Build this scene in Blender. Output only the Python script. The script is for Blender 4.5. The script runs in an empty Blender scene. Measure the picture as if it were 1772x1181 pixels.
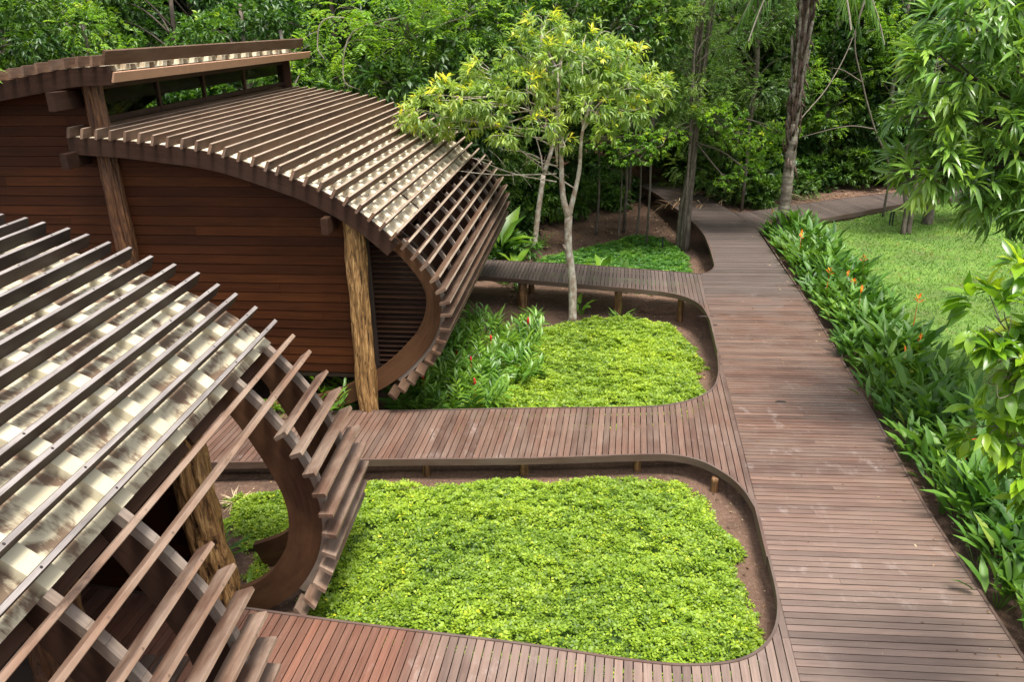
import bpy, math, random
import numpy as np
from mathutils import Vector, Matrix

SC = bpy.context.scene
COL = SC.collection
R = math.radians

# ------------------------------------------------------------------ camera
cam_d = bpy.data.cameras.new('camera')
cam_d.sensor_width = 36.0
cam_d.lens = 28.0
cam_d.clip_start = 0.05
cam_d.clip_end = 3000
cam = bpy.data.objects.new('camera', cam_d)
COL.objects.link(cam)
_th = math.atan(553 / 1378.0)
_a = math.atan(0.017)
_f = Vector((0, math.cos(_th), -math.sin(_th)))
_r0 = Vector((1, 0, 0)); _u0 = _r0.cross(_f)
_R = math.cos(_a) * _r0 - math.sin(_a) * _u0
_U = math.sin(_a) * _r0 + math.cos(_a) * _u0
cam.matrix_world = Matrix(((_R.x, _U.x, -_f.x, 0), (_R.y, _U.y, -_f.y, 0), (_R.z, _U.z, -_f.z, 6.8), (0, 0, 0, 1)))
SC.camera = cam

# ------------------------------------------------------------------ light
SUN_EL, SUN_AZ = 76.0, 150.0        # azimuth clockwise from +Y
world = bpy.data.worlds.new('World'); SC.world = world
world.use_nodes = True
wn = world.node_tree; wn.nodes.clear()
sky = wn.nodes.new('ShaderNodeTexSky'); sky.sky_type = 'NISHITA'; sky.sun_disc = False
sky.sun_elevation = R(SUN_EL); sky.sun_rotation = R(SUN_AZ)
sky.air_density = 1.0; sky.dust_density = 4.0; sky.ozone_density = 1.0
bg = wn.nodes.new('ShaderNodeBackground'); bg.inputs['Strength'].default_value = 0.14
wo = wn.nodes.new('ShaderNodeOutputWorld')
hs = wn.nodes.new('ShaderNodeHueSaturation'); hs.inputs['Saturation'].default_value = .35   # thin bright overcast
wn.links.new(sky.outputs[0], hs.inputs['Color']); wn.links.new(hs.outputs[0], bg.inputs[0]); wn.links.new(bg.outputs[0], wo.inputs[0])
sun_d = bpy.data.lights.new('sun', 'SUN'); sun_d.energy = 2.9; sun_d.angle = R(16); sun_d.color = (1, .955, .88)
sun = bpy.data.objects.new('sun', sun_d); COL.objects.link(sun)
_d = Vector((math.sin(R(SUN_AZ)) * math.cos(R(SUN_EL)), math.cos(R(SUN_AZ)) * math.cos(R(SUN_EL)), math.sin(R(SUN_EL))))
sun.rotation_euler = (-_d).to_track_quat('-Z', 'Y').to_euler()
SC.view_settings.view_transform = 'Standard'
SC.view_settings.look = 'None'
SC.view_settings.exposure = 1.08
SC.view_settings.gamma = 1.0
SC.render.engine = 'CYCLES'
SC.cycles.max_bounces = 8
SC.cycles.transparent_max_bounces = 8

rnd = random.Random(7)
nrng = np.random.default_rng(11)

# ------------------------------------------------------------------ helpers
def smooth(a, b, x):
    t = np.clip((x - a) / (b - a), 0, 1); return t * t * (3 - 2 * t)

def vnoise(x, y, s=1.0, seed=0):
    """cheap smooth 2-D value noise, arrays in -1..1"""
    x = np.asarray(x, float) * s; y = np.asarray(y, float) * s
    xi = np.floor(x).astype(np.int64); yi = np.floor(y).astype(np.int64)
    fx = x - xi; fy = y - yi
    fx = fx * fx * (3 - 2 * fx); fy = fy * fy * (3 - 2 * fy)
    def h(a, b):
        n = (a * 374761393 + b * 668265263 + seed * 974711) & 0x7fffffff
        n = ((n ^ (n >> 13)) * 1274126177) & 0x7fffffff
        return ((n ^ (n >> 16)) & 0xffff) / 32767.5 - 1
    return (h(xi, yi) * (1 - fx) + h(xi + 1, yi) * fx) * (1 - fy) + (h(xi, yi + 1) * (1 - fx) + h(xi + 1, yi + 1) * fx) * fy

def catmull(pts, n=8):
    P = [Vector(p) for p in pts]; P = [2 * P[0] - P[1]] + P + [2 * P[-1] - P[-2]]
    out = []
    for i in range(1, len(P) - 2):
        for k in range(n):
            t = k / n
            out.append(0.5 * ((2 * P[i]) + (P[i + 1] - P[i - 1]) * t + (2 * P[i - 1] - 5 * P[i] + 4 * P[i + 1] - P[i + 2]) * t * t + (3 * P[i] - P[i - 1] - 3 * P[i + 1] + P[i + 2]) * t ** 3))
    out.append(P[-2])
    return out

def resample(pts, step):
    out = [pts[0].copy()]; acc = 0
    for a, b in zip(pts[:-1], pts[1:]):
        L = (b - a).length
        while acc + L >= step:
            a = a + (b - a) * ((step - acc) / L); L = (b - a).length; acc = 0
            out.append(a.copy())
        acc += L
    return out

def tag(o, label=None, cat=None, group=None, kind=None):
    if label: o['label'] = label
    if cat: o['category'] = cat
    if group: o['group'] = group
    if kind: o['kind'] = kind
    return o

def empty(name, loc=(0, 0, 0), label=None, cat=None, group=None):
    o = bpy.data.objects.new(name, None); o.location = loc; o.empty_display_size = .2
    COL.objects.link(o); return tag(o, label, cat, group)

class MB:
    def __init__(s): s.v = []; s.f = []; s.t = []; s.c = []
    def add(s, vs, fs, tint=None, co=None):
        n = len(s.v); tint = rnd.random() if tint is None else tint
        s.v += [tuple(v) for v in vs]; s.f += [tuple(i + n for i in f) for f in fs]; s.t += [tint] * len(fs)
        s.c += [tuple(c) for c in (co if co is not None else vs)]
    def beam(s, p0, p1, wdir, w, h, ch=0.0, tint=None, pale_face=False, skew=0.0):
        """timber from p0 to p1, w along wdir, h across"""
        p0 = Vector(p0); p1 = Vector(p1); ax = (p1 - p0); L = ax.length; ax /= L
        wd = Vector(wdir); wd = (wd - ax * wd.dot(ax)).normalized(); hd = ax.cross(wd)
        a, b = w / 2, h / 2
        sec = [(-a, -b), (a, -b), (a, b), (-a, b)] if ch <= 0 else [(-a + ch, -b), (a - ch, -b), (a, -b + ch), (a, b - ch), (a - ch, b), (-a + ch, b), (-a, b - ch), (-a, -b + ch)]
        n = len(sec); vs = []; co = []; off = rnd.uniform(0, 90)
        for k, p in ((0, p0), (L, p1)):
            for (x, y) in sec:
                q = p + wd * x + hd * y
                if k == 0 and skew: q = q + ax * (skew * x / a)
                vs.append(q); co.append((k + off, x + off, y))
        fs = [tuple(range(n))[::-1], tuple(range(n, 2 * n))] + [(i, (i + 1) % n, n + (i + 1) % n, n + i) for i in range(n)]
        s.add(vs, fs, tint, co)
        if pale_face: s.t[len(s.t) - len(fs) + 2 + 2] = 1.0     # paler tone on the outer face of a chamfered timber
    def prism(s, poly, z0, z1, ax, tint=None):
        """poly: 2-D points; ax: unit 2-D grain direction"""
        n = len(poly); off = rnd.uniform(0, 90)
        A = sum(poly[i][0] * poly[(i + 1) % n][1] - poly[(i + 1) % n][0] * poly[i][1] for i in range(n))
        if A < 0: poly = poly[::-1]
        vs = [(p[0], p[1], z0) for p in poly] + [(p[0], p[1], z1) for p in poly]
        co = [(v[0] * ax[0] + v[1] * ax[1] + off, -v[0] * ax[1] + v[1] * ax[0] + off, v[2]) for v in vs]
        fs = [tuple(range(n))[::-1], tuple(range(n, 2 * n))] + [(i, (i + 1) % n, n + (i + 1) % n, n + i) for i in range(n)]
        s.add(vs, fs, tint, co)
    def tube(s, pts, radii, seg=8, tint=.5, wob=0.0, cap=True):
        pts = [Vector(p) for p in pts]; vs = []; co = []; off = rnd.uniform(0, 50); acc = 0
        up = Vector((0.3, 1, 0.1)).normalized()
        for i, p in enumerate(pts):
            t = (pts[min(i + 1, len(pts) - 1)] - pts[max(i - 1, 0)]).normalized()
            x = t.cross(up).normalized(); y = t.cross(x)
            if i: acc += (p - pts[i - 1]).length
            for k in range(seg):
                an = 2 * math.pi * k / seg
                r = radii[i] * (1 + wob * rnd.uniform(-1, 1))
                vs.append(p + (x * math.cos(an) + y * math.sin(an)) * r); co.append((acc + off, radii[i] * math.cos(an), radii[i] * math.sin(an)))
        fs = []
        for i in range(len(pts) - 1):
            for k in range(seg):
                a = i * seg + k; b = i * seg + (k + 1) % seg; fs.append((a, b, b + seg, a + seg))
        if cap: fs += [tuple(range(seg))[::-1], tuple(range(len(vs) - seg, len(vs)))]
        s.add(vs, fs, tint, co)
    def build(s, name, mat, parent=None, smooth_shade=False):
        me = bpy.data.meshes.new(name); me.from_pydata(s.v, [], s.f); me.materials.append(mat)
        a = me.attributes.new('tint', 'FLOAT', 'FACE'); a.data.foreach_set('value', s.t)
        a = me.attributes.new('co', 'FLOAT_VECTOR', 'POINT'); a.data.foreach_set('vector', np.array(s.c, dtype=np.float32).ravel())
        if smooth_shade: me.polygons.foreach_set('use_smooth', [True] * len(me.polygons))
        me.update(); o = bpy.data.objects.new(name, me); COL.objects.link(o)
        if parent: o.parent = parent
        return o

def np_mesh(name, V, F, T, mat, parent=None, smooth_shade=False, link=True):
    """V (n,3), F list of (m,k) arrays, T matching list of face tints"""
    me = bpy.data.meshes.new(name)
    me.vertices.add(len(V)); me.vertices.foreach_set('co', np.ascontiguousarray(V, dtype=np.float32).ravel())
    nl = sum(f.size for f in F); nf = sum(len(f) for f in F)
    me.loops.add(nl); me.polygons.add(nf)
    me.loops.foreach_set('vertex_index', np.concatenate([f.ravel() for f in F]).astype(np.int32))
    tot = np.concatenate([np.full(len(f), f.shape[1]) for f in F]).astype(np.int32)
    st = np.concatenate([[0], np.cumsum(tot)[:-1]]).astype(np.int32)
    me.polygons.foreach_set('loop_start', st)
    me.polygons.foreach_set('loop_total', tot)
    a = me.attributes.new('tint', 'FLOAT', 'FACE'); a.data.foreach_set('value', np.concatenate(T).astype(np.float32))
    me.materials.append(mat)
    if smooth_shade: me.polygons.foreach_set('use_smooth', np.ones(nf, dtype=bool))
    me.update(calc_edges=True); me.validate()
    o = bpy.data.objects.new(name, me)
    if link: COL.objects.link(o)
    if parent: o.parent = parent
    return o

# ------------------------------------------------------------------ materials
def newmat(name):
    m = bpy.data.materials.new(name); m.use_nodes = True; nt = m.node_tree; nt.nodes.clear()
    out = nt.nodes.new('ShaderNodeOutputMaterial'); p = nt.nodes.new('ShaderNodeBsdfPrincipled')
    nt.links.new(p.outputs[0], out.inputs[0]); return m, nt, p, out
def N(nt, t, **k):
    n = nt.nodes.new(t)
    for a, b in k.items():
        if a in n.inputs: n.inputs[a].default_value = b
        else: setattr(n, a, b)
    return n
def attr(nt, name): return N(nt, 'ShaderNodeAttribute', attribute_name=name)
def mix(nt, fac, a, b, mode='MIX'):
    n = nt.nodes.new('ShaderNodeMix'); n.data_type = 'RGBA'; n.blend_type = mode
    for s, v in ((n.inputs[0], fac), (n.inputs[6], a), (n.inputs[7], b)):
        if isinstance(v, (int, float)): s.default_value = v
        elif isinstance(v, tuple): s.default_value = (*v, 1)
        else: nt.links.new(v, s)
    return n.outputs[2]
def ramp(nt, src, stops):
    n = nt.nodes.new('ShaderNodeValToRGB'); nt.links.new(src, n.inputs[0])
    e = n.color_ramp.elements
    while len(e) < len(stops): e.new(0.5)
    for i, (p, c) in enumerate(stops):
        e[i].position = p; e[i].color = (*c, 1) if isinstance(c, tuple) else (c, c, c, 1)
    return n.outputs[0]
def math_n(nt, op, a, b=0.0):
    n = nt.nodes.new('ShaderNodeMath'); n.operation = op
    for s, v in ((n.inputs[0], a), (n.inputs[1], b)):
        if isinstance(v, (int, float)): s.default_value = v
        else: nt.links.new(v, s)
    return n.outputs[0]
def noise(nt, vec, scale, detail=4, rough=.6, mapscale=None, dist=0.0):
    if mapscale:
        mp = nt.nodes.new('ShaderNodeMapping'); nt.links.new(vec, mp.inputs[0]); mp.inputs['Scale'].default_value = mapscale; vec = mp.outputs[0]
    n = N(nt, 'ShaderNodeTexNoise', Scale=scale, Detail=detail, Roughness=rough, Distortion=dist); nt.links.new(vec, n.inputs['Vector']); return n.outputs[0]

def wood(name, c_dark, c_mid, c_light, weather=(.3, .27, .25), wamt=.3, rough=.5, bump=.25, scuff=0.0, grain=26, spec=.5, darkspots=.25, wscale=1.7, pale_face=None):
    m, nt, p, out = newmat(name)
    co = attr(nt, 'co').outputs['Vector']; ti = attr(nt, 'tint').outputs['Fac']
    base = ramp(nt, ti, [(0, c_dark), (.5, c_mid), (1, c_light)] if pale_face is None else [(0, c_dark), (.5, c_mid), (.93, c_light), (.97, pale_face)])
    g = noise(nt, co, grain, 5, .65, (.06, 1, 1))
    base = mix(nt, 1.0, base, ramp(nt, g, [(.25, .55), (.55, 1.0), (.8, 1.3)]), 'MULTIPLY')
    big = noise(nt, co, wscale, 4, .6, (.5, 1.6, 1.6))
    geo = N(nt, 'ShaderNodeNewGeometry').outputs['Position']
    big2 = noise(nt, geo, .9, 4, .6)
    f = ramp(nt, math_n(nt, 'ADD', math_n(nt, 'MULTIPLY', big, .5), math_n(nt, 'MULTIPLY', big2, .5)), [(.42, 0.0), (.6, wamt)])
    base = mix(nt, f, base, weather)
    d = noise(nt, co, 3.0, 5, .7, (.35, 1.5, 1.5))
    base = mix(nt, ramp(nt, d, [(.56, 0.0), (.72, darkspots)]), base, tuple(x * .35 for x in c_dark))
    if scuff > 0:
        sc = noise(nt, geo, 3.2, 7, .75, (1, .6, 1)); sc2 = noise(nt, geo, .55, 2, .5)
        k = math_n(nt, 'MULTIPLY', ramp(nt, sc, [(.56, 0.0), (.66, scuff)]), ramp(nt, sc2, [(.42, 0.0), (.6, 1.0)]))
        base = mix(nt, k, base, (.42, .36, .33))
    if scuff > 0:      # board tone set by position: greyer far, paler near right, redder near left
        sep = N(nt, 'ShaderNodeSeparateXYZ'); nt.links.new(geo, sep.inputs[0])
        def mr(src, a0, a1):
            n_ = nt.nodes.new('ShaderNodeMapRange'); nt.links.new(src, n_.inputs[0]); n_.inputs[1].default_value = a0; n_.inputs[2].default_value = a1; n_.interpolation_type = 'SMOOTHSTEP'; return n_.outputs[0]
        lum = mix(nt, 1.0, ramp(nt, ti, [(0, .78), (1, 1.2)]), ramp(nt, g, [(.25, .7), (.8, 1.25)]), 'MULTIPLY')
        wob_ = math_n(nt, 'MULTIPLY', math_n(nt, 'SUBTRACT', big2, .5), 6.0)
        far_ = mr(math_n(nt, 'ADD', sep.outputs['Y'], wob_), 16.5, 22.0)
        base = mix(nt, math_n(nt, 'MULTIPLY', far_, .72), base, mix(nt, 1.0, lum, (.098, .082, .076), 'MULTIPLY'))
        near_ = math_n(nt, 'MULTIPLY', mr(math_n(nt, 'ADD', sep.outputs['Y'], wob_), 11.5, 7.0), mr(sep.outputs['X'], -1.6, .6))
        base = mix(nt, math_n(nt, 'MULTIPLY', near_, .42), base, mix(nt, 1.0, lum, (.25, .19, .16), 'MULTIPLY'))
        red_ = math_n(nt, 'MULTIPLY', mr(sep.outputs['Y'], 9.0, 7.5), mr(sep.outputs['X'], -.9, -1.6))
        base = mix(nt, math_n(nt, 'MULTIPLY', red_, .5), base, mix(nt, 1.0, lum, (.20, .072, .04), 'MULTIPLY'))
    nt.links.new(base, p.inputs['Base Color'])
    p.inputs['Specular IOR Level'].default_value = spec
    rr = nt.nodes.new('ShaderNodeMapRange'); nt.links.new(g, rr.inputs[0]); rr.inputs[3].default_value = rough - .1; rr.inputs[4].default_value = rough + .15
    nt.links.new(rr.outputs[0], p.inputs['Roughness'])
    b = N(nt, 'ShaderNodeBump', Strength=bump, Distance=.01); nt.links.new(g, b.inputs['Height']); nt.links.new(b.outputs[0], p.inputs['Normal'])
    return m

def foliage(name, c0, c1, c2, young=None, rough=.42, trans=.35, spec=.5, huevar=.25, var=1.0):
    """tint 0..0.8 runs c0 > c1 > c2; tint above .9 is young growth"""
    m, nt, p, out = newmat(name)
    ti = attr(nt, 'tint').outputs['Fac']
    yg = young or c2
    base = ramp(nt, ti, [(0, c0), (.45, c1), (.85, c2), (.93, yg)])
    oi = N(nt, 'ShaderNodeObjectInfo').outputs['Random']
    base = mix(nt, math_n(nt, 'MULTIPLY', oi, huevar), base, tuple(x * y for x, y in zip(c2, (1.25, 1.0, .7))))
    geo = N(nt, 'ShaderNodeNewGeometry').outputs['Position']
    nz = noise(nt, geo, .9, 3, .6)
    base = mix(nt, 1.0, base, ramp(nt, nz, [(.3, tuple(1 - var * (1 - q) for q in (.5, .66, .7))), (.5, (.97, 1, 1)), (.72, tuple(1 + var * (q - 1) for q in (1.6, 1.35, 1.0)))]), 'MULTIPLY')
    nt.links.new(base, p.inputs['Base Color']); p.inputs['Roughness'].default_value = rough; p.inputs['Specular IOR Level'].default_value = spec
    tr = nt.nodes.new('ShaderNodeBsdfTranslucent')
    nt.links.new(mix(nt, 1.0, base, (1.5, 1.55, .55), 'MULTIPLY'), tr.inputs[0])
    ms = nt.nodes.new('ShaderNodeMixShader'); ms.inputs[0].default_value = trans
    nt.links.new(p.outputs[0], ms.inputs[1]); nt.links.new(tr.outputs[0], ms.inputs[2]); nt.links.new(ms.outputs[0], out.inputs[0])
    return m

def bark(name, c0, c1, c2, scale=9, rough=.85, stretch=(.35, 1, 1), bump=.5, det=5, dark_grooves=False, dist=0.0):
    m, nt, p, out = newmat(name)
    co = attr(nt, 'co').outputs['Vector']
    n1 = noise(nt, co, scale, det, .6, stretch, dist); n2 = noise(nt, co, scale * .35, 3, .6)
    base = ramp(nt, n1, [(.3, c0), (.52, c1), (.7, c2)])
    base = mix(nt, ramp(nt, n2, [(.45, 0.0), (.6, .6)]), base, c0) if not dark_grooves else mix(nt, ramp(nt, attr(nt, 'tint').outputs['Fac'], [(.12, 1.0), (.5, 0.0)]), base, c0)  # with groove depth in tint, the deepest grooves take the darkest colour
    nt.links.new(base, p.inputs['Base Color']); p.inputs['Roughness'].default_value = rough
    b = N(nt, 'ShaderNodeBump', Strength=bump, Distance=.02); nt.links.new(n1, b.inputs['Height']); nt.links.new(b.outputs[0], p.inputs['Normal'])
    return m

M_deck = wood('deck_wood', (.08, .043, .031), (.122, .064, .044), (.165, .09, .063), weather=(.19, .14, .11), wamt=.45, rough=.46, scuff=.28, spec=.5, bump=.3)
M_deckside = wood('deck_edge_wood', (.06, .033, .024), (.085, .048, .036), (.11, .062, .046), weather=(.15, .12, .1), wamt=.4, rough=.55)
M_siding = wood('siding_wood', (.042, .0125, .004), (.060, .0178, .0052), (.084, .026, .0075), weather=(.03, .012, .006), wamt=.3, rough=.55, spec=.15, grain=18)
M_slat = wood('slat_wood', (.06, .03, .018), (.10, .052, .03), (.145, .08, .046), weather=(.2, .14, .10), wamt=.4, rough=.65, spec=.25, darkspots=.5, pale_face=(.36, .28, .21))
M_slat1 = wood('near_slat_wood', (.022, .015, .012), (.036, .023, .017), (.065, .038, .027), weather=(.07, .052, .045), wamt=.4, rough=.6, spec=.3, darkspots=.5, wscale=2.6, pale_face=(.28, .25, .235))
M_side1 = wood('near_side_slat_wood', (.09, .048, .032), (.15, .085, .056), (.21, .125, .082), weather=(.33, .25, .19), wamt=.55, rough=.55, spec=.4, darkspots=.95, wscale=2.6)
M_rib = wood('rib_wood', (.024, .011, .007), (.038, .017, .010), (.062, .027, .014), weather=(.075, .045, .03), wamt=.3, rough=.6, spec=.2)
M_ribtop = wood('batten_wood', (.14, .10, .075), (.2, .15, .115), (.26, .2, .155), weather=(.3, .26, .22), wamt=.5, rough=.6)
M_ring = wood('ring_wood', (.04, .018, .010), (.062, .028, .014), (.10, .044, .019), weather=(.15, .075, .035), wamt=.5, rough=.55, spec=.25, darkspots=.5)
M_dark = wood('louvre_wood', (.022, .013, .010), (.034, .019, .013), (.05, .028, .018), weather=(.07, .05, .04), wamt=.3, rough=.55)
M_post = bark('rustic_post_wood', (.04, .018, .008), (.31, .165, .055), (.50, .32, .135), scale=20, rough=.55, stretch=(.16, 1, 1), bump=.8, det=4, dark_grooves=True, dist=1.6)
M_postdark = bark('dark_post_wood', (.03, .012, .006), (.11, .045, .017), (.19, .09, .035), scale=18, rough=.55, stretch=(.16, 1, 1), bump=.8, det=4, dark_grooves=True, dist=1.6)
M_stub = bark('stub_post_wood', (.06, .025, .01), (.20, .10, .04), (.30, .17, .07), scale=16, rough=.6, stretch=(.1, 1, 1))
M_barkpale = bark('pale_bark', (.26, .15, .10), (.56, .50, .42), (.72, .68, .60), scale=11, stretch=(.6, 1, 1))
M_barkgrey = bark('grey_bark', (.07, .055, .04), (.16, .13, .10), (.26, .22, .17), scale=10)
M_barkdark = bark('dark_bark', (.03, .022, .015), (.07, .052, .036), (.12, .09, .065), scale=8)
M_palmbark = bark('palm_bark', (.07, .055, .04), (.23, .195, .15), (.36, .32, .26), scale=7, stretch=(1.6, .4, .4))
M_boot = bark('palm_boot', (.022, .013, .009), (.09, .05, .032), (.26, .19, .15), scale=12, stretch=(.2, 1, 1))
M_twig = bark('twig_bark', (.15, .12, .09), (.28, .24, .19), (.4, .36, .3), scale=14)

F_young = foliage('young_crown_leaf', (.12, .20, .045), (.24, .35, .08), (.40, .50, .13), young=(.60, .58, .06), trans=.42, huevar=.05)
F_dark = foliage('dark_leaf', (.022, .062, .014), (.042, .105, .021), (.09, .18, .035), young=(.20, .33, .04), rough=.4, trans=.3)
F_mid = foliage('mid_leaf', (.035, .09, .016), (.07, .165, .026), (.15, .28, .042), young=(.28, .40, .05), trans=.35)
F_fine = foliage('fine_leaf', (.04, .095, .022), (.085, .175, .038), (.18, .30, .07), young=(.22, .32, .05), trans=.38)
F_bright = foliage('bright_leaf', (.09, .19, .02), (.17, .32, .035), (.27, .44, .05), young=(.42, .5, .06), trans=.45, huevar=.1)
F_mango = foliage('mango_leaf', (.07, .155, .028), (.16, .30, .05), (.28, .44, .09), young=(.36, .50, .08), rough=.3, spec=.6, trans=.3, huevar=.05)
F_lime = foliage('lime_leaf', (.035, .11, .015), (.15, .30, .02), (.33, .50, .025), young=(.45, .55, .03), rough=.3, trans=.4, huevar=.03)
F_heli = foliage('heliconia_leaf', (.036, .095, .014), (.072, .175, .026), (.145, .285, .042), young=(.25, .32, .05), rough=.46, spec=.35, trans=.28, huevar=.1)
F_ginger = foliage('ginger_leaf', (.055, .13, .018), (.11, .235, .03), (.20, .36, .045), young=(.38, .46, .06), rough=.38, trans=.35, huevar=.15)
F_cover = foliage('peanut_leaf', (.085, .155, .013), (.225, .335, .024), (.38, .49, .04), young=(.62, .60, .03), rough=.5, trans=.4, huevar=.02, var=.35)
F_cover2 = foliage('shade_cover_leaf', (.04, .12, .018), (.08, .21, .028), (.16, .33, .035), young=(.3, .42, .04), rough=.5, trans=.4, huevar=.02)
F_grass = foliage('lawn_blade', (.07, .15, .02), (.12, .235, .028), (.19, .31, .045), young=(.30, .27, .09), rough=.6, trans=.3, huevar=.0)
F_flower = foliage('orange_flower', (.75, .06, .02), (.85, .16, .015), (.9, .34, .02), young=(.95, .45, .03), trans=.3, huevar=0)
F_red = foliage('red_flower', (.5, .01, .02), (.6, .02, .03), (.7, .04, .05), trans=.2, huevar=0)
F_litter = foliage('dry_leaf', (.06, .03, .015), (.17, .09, .045), (.34, .22, .12), young=(.55, .42, .27), trans=.1, huevar=0, rough=.8)

def ground_mat():
    m, nt, p, out = newmat('soil')
    geo = N(nt, 'ShaderNodeNewGeometry').outputs['Position']
    n1 = noise(nt, geo, .7, 6, .65); n2 = noise(nt, geo, 14, 6, .75); n3 = noise(nt, geo, 60, 3, .7)
    c = ramp(nt, n1, [(.35, (.06, .034, .022)), (.5, (.105, .058, .037)), (.68, (.16, .092, .06))])
    c = mix(nt, ramp(nt, n2, [(.5, 0.0), (.7, .55)]), c, (.26, .175, .12))
    c = mix(nt, ramp(nt, n3, [(.6, 0.0), (.72, .5)]), c, (.02, .012, .008))
    # bare red earth far back in the forest
    sep = N(nt, 'ShaderNodeSeparateXYZ'); nt.links.new(geo, sep.inputs[0])
    far = nt.nodes.new('ShaderNodeMapRange'); nt.links.new(sep.outputs['Y'], far.inputs[0]); far.inputs[1].default_value = 33; far.inputs[2].default_value = 40
    c = mix(nt, far.outputs[0], c, mix(nt, n2, (.15, .06, .035), (.25, .12, .075)))
    nt.links.new(c, p.inputs['Base Color']); p.inputs['Roughness'].default_value = .95
    b = N(nt, 'ShaderNodeBump', Strength=.8, Distance=.04); nt.links.new(n2, b.inputs['Height']); nt.links.new(b.outputs[0], p.inputs['Normal'])
    return m
M_soil = ground_mat()
def lawn_mat():
    m, nt, p, out = newmat('lawn')
    geo = N(nt, 'ShaderNodeNewGeometry').outputs['Position']
    n1 = noise(nt, geo, .55, 5, .6); n2 = noise(nt, geo, 25, 5, .8); n4 = noise(nt, geo, 3.0, 5, .7)
    c = ramp(nt, n1, [(.36, (.09, .14, .025)), (.5, (.12, .225, .03)), (.66, (.16, .28, .04))])
    c = mix(nt, ramp(nt, n4, [(.54, 0.0), (.70, .5)]), c, (.19, .16, .07))
    c = mix(nt, 1.0, c, ramp(nt, n2, [(.3, .55), (.5, 1.0), (.7, 1.35)]), 'MULTIPLY')
    nt.links.new(c, p.inputs['Base Color']); p.inputs['Roughness'].default_value = .9
    b = N(nt, 'ShaderNodeBump', Strength=1.0, Distance=.05); nt.links.new(n2, b.inputs['Height']); nt.links.new(b.outputs[0], p.inputs['Normal'])
    return m
M_lawn = lawn_mat()
def mat_mat():
    m, nt, p, out = newmat('cover_mat')
    geo = N(nt, 'ShaderNodeNewGeometry').outputs['Position']
    n2 = noise(nt, geo, 22, 4, .7)
    nt.links.new(ramp(nt, n2, [(.35, (.02, .04, .008)), (.6, (.06, .12, .015))]), p.inputs['Base Color']); p.inputs['Roughness'].default_value = .9
    return m
M_covermat = mat_mat()
def sheet_mat():
    m, nt, p, out = newmat('moulded_sheet')
    co = attr(nt, 'co').outputs['Vector']       # x along roof, y along arc, z = 1 in the valley
    sep = N(nt, 'ShaderNodeSeparateXYZ'); nt.links.new(co, sep.inputs[0])
    cream = mix(nt, noise(nt, co, 1.2, 4, .6), (.44, .39, .26), (.60, .545, .40))
    # mould that grows in blotches where water stands in the valleys
    n1 = noise(nt, co, 5.0, 7, .8, (1.7, .7, 0)); n2 = noise(nt, co, 1.4, 4, .6, (1, 1, 0))
    n3 = noise(nt, co, 2.3, 3, .55, (1.1, 1.0, 0), .8); n4 = noise(nt, co, 28, 3, .7, (1.4, .25, 0))
    k = math_n(nt, 'ADD', math_n(nt, 'MULTIPLY', n3, .75), math_n(nt, 'ADD', math_n(nt, 'MULTIPLY', n1, .3), math_n(nt, 'MULTIPLY', n4, .16)))
    k = ramp(nt, k, [(.55, 0.0), (.655, .97)])
    k = math_n(nt, 'MULTIPLY', k, math_n(nt, 'ADD', math_n(nt, 'MULTIPLY', sep.outputs['Z'], .85), .05))
    c = mix(nt, k, cream, mix(nt, n2, (.05, .035, .02), (.16, .075, .05)))
    nt.links.new(c, p.inputs['Base Color']); p.inputs['Roughness'].default_value = .85; p.inputs['Specular IOR Level'].default_value = .15
    return m
M_sheet = sheet_mat()
def sheet_mat2():
    m, nt, p, out = newmat('cream_sheet')
    co = attr(nt, 'co').outputs['Vector']
    n1 = noise(nt, co, 6.0, 6, .75, (1.5, .8, 0)); n2 = noise(nt, co, .8, 3, .55)
    c = mix(nt, n2, (.58, .50, .34), (.76, .71, .56))
    c = mix(nt, ramp(nt, n1, [(.47, 0.0), (.62, .8)]), c, (.20, .11, .05))
    nt.links.new(c, p.inputs['Base Color']); p.inputs['Roughness'].default_value = .85; p.inputs['Specular IOR Level'].default_value = .15
    return m
M_sheet2 = sheet_mat2()
def plain(name, c, rough=.5, metal=0.0, nscale=8):
    m, nt, p, out = newmat(name)
    geo = N(nt, 'ShaderNodeNewGeometry').outputs['Position']
    n = noise(nt, geo, nscale, 5, .6)
    nt.links.new(mix(nt, n, tuple(x * .8 for x in c), tuple(min(1, x * 1.15) for x in c)), p.inputs['Base Color'])
    p.inputs['Roughness'].default_value = rough; p.inputs['Metallic'].default_value = metal
    return m
M_gutter = plain('gutter_board', (.42, .24, .15), .5)
M_black = plain('black_metal', (.012, .012, .014), .5)
def glass_mat():
    m, nt, p, out = newmat('clerestory_glass')
    p.inputs['Base Color'].default_value = (.75, .82, .8, 1); p.inputs['Roughness'].default_value = .03
    p.inputs['Transmission Weight'].default_value = 1.0; p.inputs['IOR'].default_value = 1.1
    return m
M_glass = glass_mat()

# ------------------------------------------------------------------ terrain
XC = ([0, 7, 20, 27, 30, 35, 45, 60], [3.5, 4.5, 6.3, 7.6, 7.6, 6.6, 4.0, 3.0])
def zg(x, y):
    x = np.asarray(x, float); y = np.asarray(y, float)
    xc = np.interp(y, *XC)
    zw = np.interp(y, [0, 12, 13.5, 19, 21, 30, 38, 50, 90], [-.42, -.42, -.55, -.86, -.92, -.88, -.55, .6, 2.5])
    ze = np.interp(y, [0, 27, 34, 50, 90], [-.2, -.28, -.12, .6, 2.5])
    t = smooth(-.6, .6, x - xc)
    return zw * (1 - t) + ze * t + .025 * vnoise(x, y, 1.1, 3) + .012 * vnoise(x, y, 4.0, 5)
def zgf(x, y): return float(zg(np.array([x]), np.array([y]))[0])

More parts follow.
